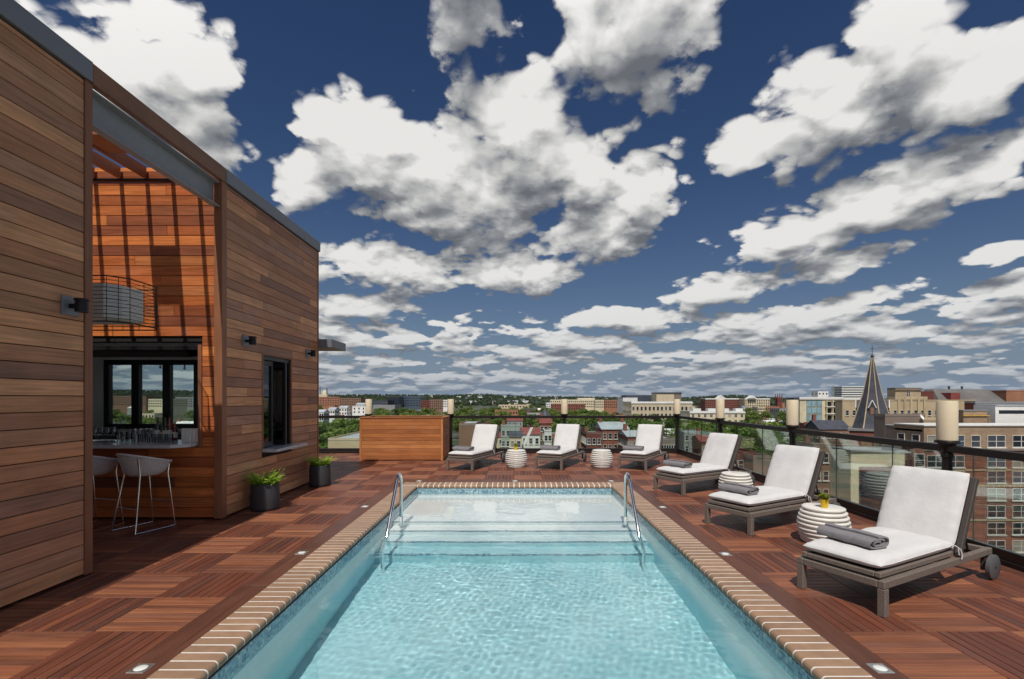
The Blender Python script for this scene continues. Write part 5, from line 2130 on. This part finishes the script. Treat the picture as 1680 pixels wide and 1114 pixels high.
# plant on its roof
ru = thing('rooftop_plant', 'pale louvred ventilation unit on the near brick apartment roof', 'rooftop unit', (at(1655, 0, 84).x, 84, Hn + GZ - .6))
MB().box(-2.3, 4.5, 0, 4, 0, 3.5).build('casing', C['white'], ru)
MB().box(-1.7, 4.2, -.03, .1, 2.2, 2.8).build('louvre', C['glassdark'], ru)
MB().box(-2.2, 4.6, -.1, 4.1, 3.501, 3.7).build('lid', C['roofpale'], ru)
rb = thing('stair_bulkhead', 'tan brick stair bulkhead with yellow pipe on the near apartment roof', 'rooftop unit', (at(1600, 0, 83).x, 83, Hn + GZ - .6))
MB().box(-2.0, 2.0, 0, 3, 0, 2.7).build('wall', C['tbrick'], rb)
MB().box(-2.1, 2.1, -.1, 3.1, 2.701, 2.85).build('roof', C['roofgrey'], rb)
MB().tube([(-2.2, -.15, 1.9), (2.25, -.15, 1.9), (2.25, -.15, 0)], .09, 8).build('gas_pipe', C['pipe'], rb)
for k, px in enumerate((1511, 1577)):
    d0 = at(px, 690, 86)
    dt = thing('satellite_dish', ['small white satellite dish left of the nearest lamp', 'small white satellite dish right of the nearest lamp'][k], 'satellite dish', (d0.x, 86, Hn + GZ - .6))
    MB().tube([(0, 0, 0), (0, 0, 1.3)], .05, 6).build('mast', C['roofdark'], dt)
    q = MB().lathe([(.02, 0), (.3, .05), (.5, .16)], 16, caps=False)
    o = q.build('dish', C['white'], dt, 50)
    o.location = (0, -.05, 1.5)
    o.rotation_euler = (rad(60), 0, rad(30))
building('shaded_block', 'flat-roofed block just right of the church spire, shaded side painted taupe', 1452, 1518, 683, 97, 3, 'taupe', 'roofgrey', 4, 5, 1.1, 2.2, 3.6, 3.6, 'thin', 'slate')  # wall colour carries the shade of the block's left-facing side
building('tan_wing', 'low tan parapet block behind the near apartment house', 1515, 1612, 690.5, 96, 4, 'tan', 'roofgrey', 0, 0)
building('taupe_wing', 'taupe side wing of the near apartment house', 1474, 1500, 699, 84, 3, 'taupe', 'roofpale', 5, 3, .9, 2.0, 3.0, 2.2, 'thin', 'slate', cornice='white', parapet=.15)
building('brick_wing', 'red brick bay left of the near apartment house', 1499, 1517, 731, 73, 2.5, 'rbrick', 'roofgrey', 6, 1, 1.5, 2.0, 3.0, 2.2, 'sash')
# portal building seen through the glass
pb = at(1440, 741, 62)
t = thing('portal_building', 'tan building with tall dark glazed portal seen through the right railing', 'building', (pb.x, 62, GZ))
hh = pb.z - GZ
hw = 3.4
MB().box(-hw, hw, 0, 4, 0, hh).build('wall', C['cream'], t)
MB().box(-hw + 1.0, hw - 1.2, -.04, .1, 4, hh - 1.9).build('dark_glazing', C['glassdark'], t)
for k in range(4):
    MB().box(-hw + 1.0, hw - 1.2, -.10, -.041, hh - 3.6 - k * 1.9, hh - 3.45 - k * 1.9).build('transom', C['slate'], t)
MB().box(-hw + 1.0, hw - 1.2, -.12, -.042, hh - 2.5, hh - 1.9).build('sign_band', C['darkred'], t)
MB().box(-hw - .2, hw + .2, -.2, 4, hh + .001, hh + .25).build('roof', C['roofgrey'], t)

# ---- named houses just beyond the glass -----------------------------------
def house(label, px0, px1, pyt, D, wall, roof, depth=11, rows=3, cols=3, gable=None, chim=1, style='sash', ww=1.0, wh=1.7, group=None):
    t = building('row_house', label, px0, px1, pyt, D, depth, wall, roof, rows, cols, ww, wh, 3.2, 2.0, style, gable=gable, group=group, cat='house')
    W = (px1 - px0) * D / F
    H = at(0, pyt, D).z - GZ
    for k in range(chim):
        x = (-W / 2 + .6) if k == 0 else W / 2 - .6
        MB().box(x - .45, x + .45, depth * .45, depth * .45 + .8, H - .2, H + 1.7 + (gable or 0)).build('chimney', C['red'], t)
    return t


building('flat_roof_block', 'beige flat-roofed block below the trees left of the wooden box', 538, 605, 722, 95, 26, 'tan', 'roofpale', 0, 0, parapet=.4)
building('flat_roof_block', 'brown-walled block with pale roof right of the wooden box', 753, 781, 697.5, 125, 18, 'brown', 'roofpale', 0, 0)
house('white and green gabled house behind the lounger beside the box', 822, 853, 700, 150, 'green', 'roofgrey', 12, 4, 4, None, 1)
house('white house front with dark windows behind the left drum table', 856, 886, 712, 140, 'white', 'roofred', 10, 4, 3, 1.6, 0)
house('dark-roofed low house left of the white house front', 836, 856, 716, 128, 'beige', 'slate', 9, 2, 2, 1.2, 0)
house('red brick house with red roof behind the middle far lounger', 886, 905, 694, 170, 'red', 'roofred', 10, 4, 3, 1.6, 1)
house('white rendered house among trees between two far loungers', 893, 905, 708, 150, 'white', 'roofgrey', 9, 4, 2, None, 0)
house('dark red brick house with pale roof behind the right drum table', 962, 987, 712, 135, 'darkred', 'roofgrey', 10, 3, 3, None, 1)
house('wide red brick house with pale metal roof and chimneys by the right far lounger', 988, 1032, 704, 140, 'red', 'roofpale', 14, 4, 5, 1.8, 2)
house('red brick corner house with pale roof left of the corner lamp', 1030, 1055, 716, 125, 'red', 'roofpale', 12, 3, 3, 1.2, 1)
house('grey brick house with white-framed windows left of the corner post', 1085, 1109, 722, 118, 'taupe', 'roofpale', 10, 3, 3, None, 1, 'double', 1.3)
house('pale grey house right of the corner post seen through glass', 1122, 1142, 708, 150, 'grey', 'roofpale', 6, 3, 2, None, 0)
house('bright red brick terrace behind the third lounger', 1150, 1200, 724, 115, 'red', 'roofred', 6, 3, 5, 1.2, 1)
house('red painted shop house behind the railing right of the third lounger', 1200, 1240, 745, 92, 'darkred', 'roofred', 6, 3, 4, None, 0)
house('grey garage with pale roof behind the second lounger table', 1236, 1264, 752, 88, 'taupe', 'roofgrey', 6, 0, 0, None, 0)
house('brown brick house with grey hipped roof left of the spire', 1345, 1395, 704, 150, 'brown', 'slate', 8, 2, 5, 2.6, 1)
house('small brown brick house with arched windows beside the glazed apartments', 1319, 1336, 696, 180, 'darkred', 'roofgrey', 6, 3, 2, None, 0)
house('tan brick terrace behind the second lounger backrest', 1335, 1400, 733, 88, 'brown', 'roofgrey', 6, 4, 5, None, 1)
house('dark red brick terrace below the church spire', 1395, 1412, 738, 84, 'darkred', 'roofdark', 6, 4, 2, None, 0)
st = at(872, 722, 132)
o = MB().extrude([(-4.2, -5.0), (-3.5, -5.0), (.4, 3.4), (-.3, 3.4)], lambda u, w, s: (st.x + u, s, st.z + w), 131, 132.2).build('white_stair_wall', C['white'])
tag(o, 'white sloping stair wall beside the white house front', 'stair')
# conical turret
tr = at(894, 684, 270)
t = thing('slate_turret', 'house turret with grey conical slate roof above the far rail', 'turret', (tr.x, 270, GZ))
hh = tr.z - GZ
MB().lathe([(3.2, 0), (3.2, hh)], 10).build('wall', C['red'], t)
MB().lathe([(3.6, hh), (.1, hh + 4.6)], 10).build('cone_roof', C['slate'], t)

# ---- scattered smaller houses --------------------------------------------
rh = random.Random(21)
SPECIAL = []
walls_ = ['red', 'darkred', 'red', 'orange', 'brown', 'white', 'grey', 'tan', 'cream', 'beige']
roofs_ = ['roofgrey', 'roofpale', 'roofdark', 'roofred', 'roofgrey', 'white']
placed = []
n = 0
tries = 0
while n < 96 and tries < 3000:
    tries += 1
    D = 175 * (7.5 ** rh.random())
    px = rh.uniform(190, 330) if rh.random() < .12 else rh.uniform(522, 1320)
    if 600 < px < 742 and D < 330:
        continue
    x = (px - CX) * D / F
    if any(abs(x - a) < 15 and abs(D - b) < 16 for a, b in placed):
        continue
    if D > 340 and 1030 < px < 1140 and D < 420:
        continue
    placed.append((x, D))
    w = rh.uniform(6, 15)
    hgt = rh.uniform(8, 12.5)
    zt = GZ + hgt
    pyt = CY - (zt - EYE) * F / D
    pw = w * F / D / 2
    near = D < 420
    wl_, rf_ = rh.choice(walls_), rh.choice(roofs_)
    lab = {'red': 'small red brick', 'darkred': 'small dark red brick', 'orange': 'small orange brick', 'brown': 'small brown brick', 'white': 'small white',
           'grey': 'small grey', 'tan': 'small tan', 'cream': 'small cream', 'beige': 'small beige'}[wl_]
    gb = rh.choice([None, None, 1.6, 2.2])
    rtxt = {'roofgrey': 'grey', 'roofpale': 'pale', 'roofdark': 'dark', 'roofred': 'red', 'white': 'white'}[rf_] + (' flat roof' if gb is None else ' pitched roof')
    if near:
        house(lab + ' house with %s in the near part of the town' % rtxt, px - pw, px + pw, pyt, D, wl_, rf_, rh.uniform(8, 13), 3, max(2, int(w / 2.6)), gb, rh.randint(0, 2), group='houses among the trees beyond the far railing')
    else:
        building('town_house', lab + ' far house with %s among the trees of the town' % rtxt, px - pw, px + pw, pyt, D, rh.uniform(8, 14), wl_, rf_, 2 if D < 700 else 0, 4, 1.2, 1.7, 3.2, 2.0, 'thin', gable=gb, group='far houses among the trees of the town', cat='house', side=False)
    n += 1

# ---- hills ------------------------------------------------------------------
RIDGE = [(-600, 643), (100, 641), (200, 640), (300, 641), (420, 645), (520, 648.5), (600, 647.5), (680, 648), (740, 648), (790, 646.5), (830, 648.5), (870, 650.5), (960, 651), (1020, 652),
         (1100, 653), (1150, 651), (1180, 649), (1215, 648), (1245, 651), (1300, 653), (1420, 652), (1700, 651), (2300, 650)]


def ridge(px):
    for (a, ya), (b, yb) in zip(RIDGE[:-1], RIDGE[1:]):
        if a <= px <= b:
            f = (px - a) / (b - a)
            f = f * f * (3 - 2 * f)
            return ya + (yb - ya) * f
    return 652


HD0, HD1, HD2 = 1500, 3400, 6000


def hill_z(px, D):
    top = EYE + (CY - ridge(px)) * HD1 / F
    if D < HD0:
        return GZ
    if D < HD1:
        f = (D - HD0) / (HD1 - HD0)
        return GZ + (top - 9 - GZ) * (f * f * (3 - 2 * f))
    return top - 9 - (D - HD1) * .012


q = MB()
npx, nd = 150, 16
q.grid(lambda i, j: ((-600 + 2900 * i / npx - CX) * (HD0 + (HD2 - HD0) * (j / nd) ** 1.3) / F, HD0 + (HD2 - HD0) * (j / nd) ** 1.3,
                     hill_z(-600 + 2900 * i / npx, HD0 + (HD2 - HD0) * (j / nd) ** 1.3) - .5), npx, nd)
structure(q.build('hills', citymat('wooded_hill_ground', (.022, .032, .018), .9, .3, .01, .2), None, 60))
# woods on the hills: leaf clumps as one mass
rwd = np.random.RandomState(5)
N = 5200
pxs = rwd.uniform(150, 1420, N)
Ds = HD0 * (HD1 * 1.02 / HD0) ** rwd.rand(N) ** .8
base_ico = [(0, 0, 1)] + [(math.cos(a) * .9, math.sin(a) * .9, .35) for a in np.linspace(0, 2 * PI, 6)[:-1]] + [(math.cos(a + .6) * .8, math.sin(a + .6) * .8, -.5) for a in np.linspace(0, 2 * PI, 6)[:-1]]
ico_f = [(0, 1 + k, 1 + (k + 1) % 5) for k in range(5)] + [(1 + k, 6 + k, 1 + (k + 1) % 5) for k in range(5)] + [(6 + k, 6 + (k + 1) % 5, 1 + (k + 1) % 5) for k in range(5)]
q = MB()
for px, D in zip(pxs, Ds):
    z = hill_z(px, D)
    r = rwd.uniform(5, 9)
    hh = rwd.uniform(5.5, 10.5)
    x = (px - CX) * D / F
    b = len(q.v)
    for a in base_ico:
        q.v.append((x + a[0] * r * rwd.uniform(.75, 1.25), D + a[1] * r, z + hh * .7 + a[2] * hh * .8 * rwd.uniform(.8, 1.2)))
    for f_ in ico_f:
        q.face([b + i for i in f_])
o = q.build('hillside_wood', M['far_leaf'])
o['kind'] = 'stuff'
tag(o, 'dark wooded slopes along the horizon', 'woods')
# houses on the slope
for k in range(34):
    px = rh.uniform(745, 900) if k < 22 else rh.uniform(530, 1010)
    D = rh.uniform(1700, 2900)
    z = hill_z(px, D) + rh.uniform(6, 9)
    x = (px - CX) * D / F
    hw_, hr_ = rh.choice(['white', 'grey', 'beige', 'white']), rh.choice(['roofgrey', 'slate', 'roofpale'])
    t = thing('hillside_house', 'tiny %s house with %s roof on the %s wooded hillside' % (hw_, {'roofgrey': 'grey', 'slate': 'dark', 'roofpale': 'pale'}[hr_], 'upper' if D > 2300 else 'lower'), 'house', (x, D, z - 8), 0, 'tiny houses on the far hillside')
    w, dpt = rh.uniform(12, 26), 14
    MB().box(-w / 2, w / 2, 0, dpt, 0, 9).build('wall', C[hw_], t)
    MB().extrude([(-.5, 9), (dpt + .5, 9), (dpt / 2, 12.5)], lambda u, w_, s: (s, u, w_), -w / 2 - .4, w / 2 + .4).build('roof', C[hr_], t)

# ---- trees -----------------------------------------------------------------
def crown_mesh(seed, n_leaf=1500, wid=4.3, hgt=5.2):
    rr = np.random.RandomState(seed)
    lobes = []
    for k in range(15):
        a = rr.uniform(0, 2 * PI)
        r = wid * .62 * math.sqrt(rr.rand())
        z = rr.uniform(-.55, .75) * hgt
        sh = math.sqrt(max(.08, 1 - (z / hgt) ** 2))
        lobes.append((r * sh * math.cos(a), r * sh * math.sin(a), z, rr.uniform(.30, .50) * wid))
    q = MB()
    for k in range(n_leaf):
        lx, ly, lz, lr = lobes[rr.randint(len(lobes))]
        d = rr.normal(size=3)
        d /= np.linalg.norm(d)
        if d[2] < -.45 and rr.rand() < .6:
            d[2] = -d[2]
        rad_ = lr * (rr.rand() ** .3)
        c = np.array([lx, ly, lz]) + d * rad_ * np.array([1, 1, .82])
        s = rr.uniform(.20, .42)
        u = rr.normal(size=3)
        u -= d * u.dot(d) * .6
        u /= np.linalg.norm(u)
        w = np.cross(d + rr.normal(size=3) * .5, u)
        w /= np.linalg.norm(w) + 1e-6
        b = len(q.v)
        q.v += [tuple(c - u * s), tuple(c + w * s * .7), tuple(c + u * s), tuple(c - w * s * .7)]
        q.face((b, b + 1, b + 2, b + 3))
    me = bpy.data.meshes.new('crown')
    me.from_pydata(q.v, [], q.f)
    me.materials.append(M['tree_leaf'])
    return me


CROWNS = [crown_mesh(40 + k, 1500, 3.9 + .4 * (k % 3), 4.6 + .6 * (k % 2)) for k in range(6)]
TRUNKS = []
for k in range(3):
    rr = random.Random(60 + k)
    q = MB()
    q.tube([(0, 0, 0), (.1, 0, 2.2), (.15, .1, 4.6), (0, .2, 8)], [.34, .27, .2, .08], 7)
    for j in range(4):
        a = rr.uniform(0, 6.28)
        q.tube([(.1, 0, 3.2 + .6 * j), (1.2 * math.cos(a), 1.2 * math.sin(a), 5.0 + .6 * j), (2.4 * math.cos(a), 2.4 * math.sin(a), 6.6 + .6 * j)], [.15, .1, .04], 5)
    TRUNKS.append(q.mesh('trunk', M['bark'], 60))


def tree(x, y, h, wide, label, group, idx):
    t = thing('street_tree', label, 'tree', (x, y, GZ), rh.uniform(0, 6.28), group)
    s = h / 12.5
    obj('trunk', TRUNKS[idx % 3], t, None, None, (s, s, s))
    obj('crown', CROWNS[idx % 6], t, (0, 0, 7.6 * s), (0, 0, rh.uniform(0, 6)), (s * wide, s * wide, s * rh.uniform(.9, 1.1)))


tn = 0
occ = list(placed)
BANDS = [(512, 600, 112, 250, 24, 'behind the glass left of the wooden box'), (600, 745, 250, 540, 46, 'above the wooden box'), (745, 905, 300, 600, 66, 'in the band above the far railing'),
         (895, 935, 135, 220, 8, 'behind the middle far lounger'), (905, 1040, 260, 560, 38, 'below the long cream building'), (1045, 1125, 160, 345, 20, 'in front of the stone school'),
         (1125, 1330, 190, 480, 36, 'in the green valley behind the right railing'), (1225, 1335, 118, 200, 12, 'seen through the right railing'), (190, 330, 190, 520, 14, 'seen through the bar window'),
         (520, 1010, 600, 1300, 20, 'far out in the town'), (1385, 1420, 132, 165, 5, 'beside the foot of the church spire')]
for a, b, d0, d1, cnt, where in BANDS:
    k = 0
    tr_ = 0
    while k < cnt and tr_ < 400:
        tr_ += 1
        D = d0 * (d1 / d0) ** rh.random()
        px = rh.uniform(a, b)
        x = (px - CX) * D / F
        if any(abs(x - u) < 6.0 and abs(D - w) < 7 for u, w in occ):
            continue
        occ.append((x, D))
        big = rh.uniform(11, 17) if D > 160 else rh.uniform(11, 15)
        wd = rh.uniform(1.05, 1.6)
        size = ('tall' if big > 14.6 else 'low' if big < 12.2 else 'middling') + (' broad' if wd > 1.42 else ' slim' if wd < 1.2 else ' round') + (' nearer' if D < math.sqrt(d0 * d1) else ' farther')
        tree(x, D, big, wd, '%s green tree %s' % (size, where), 'trees ' + where, rh.randint(0, 17))
        k += 1
        tn += 1
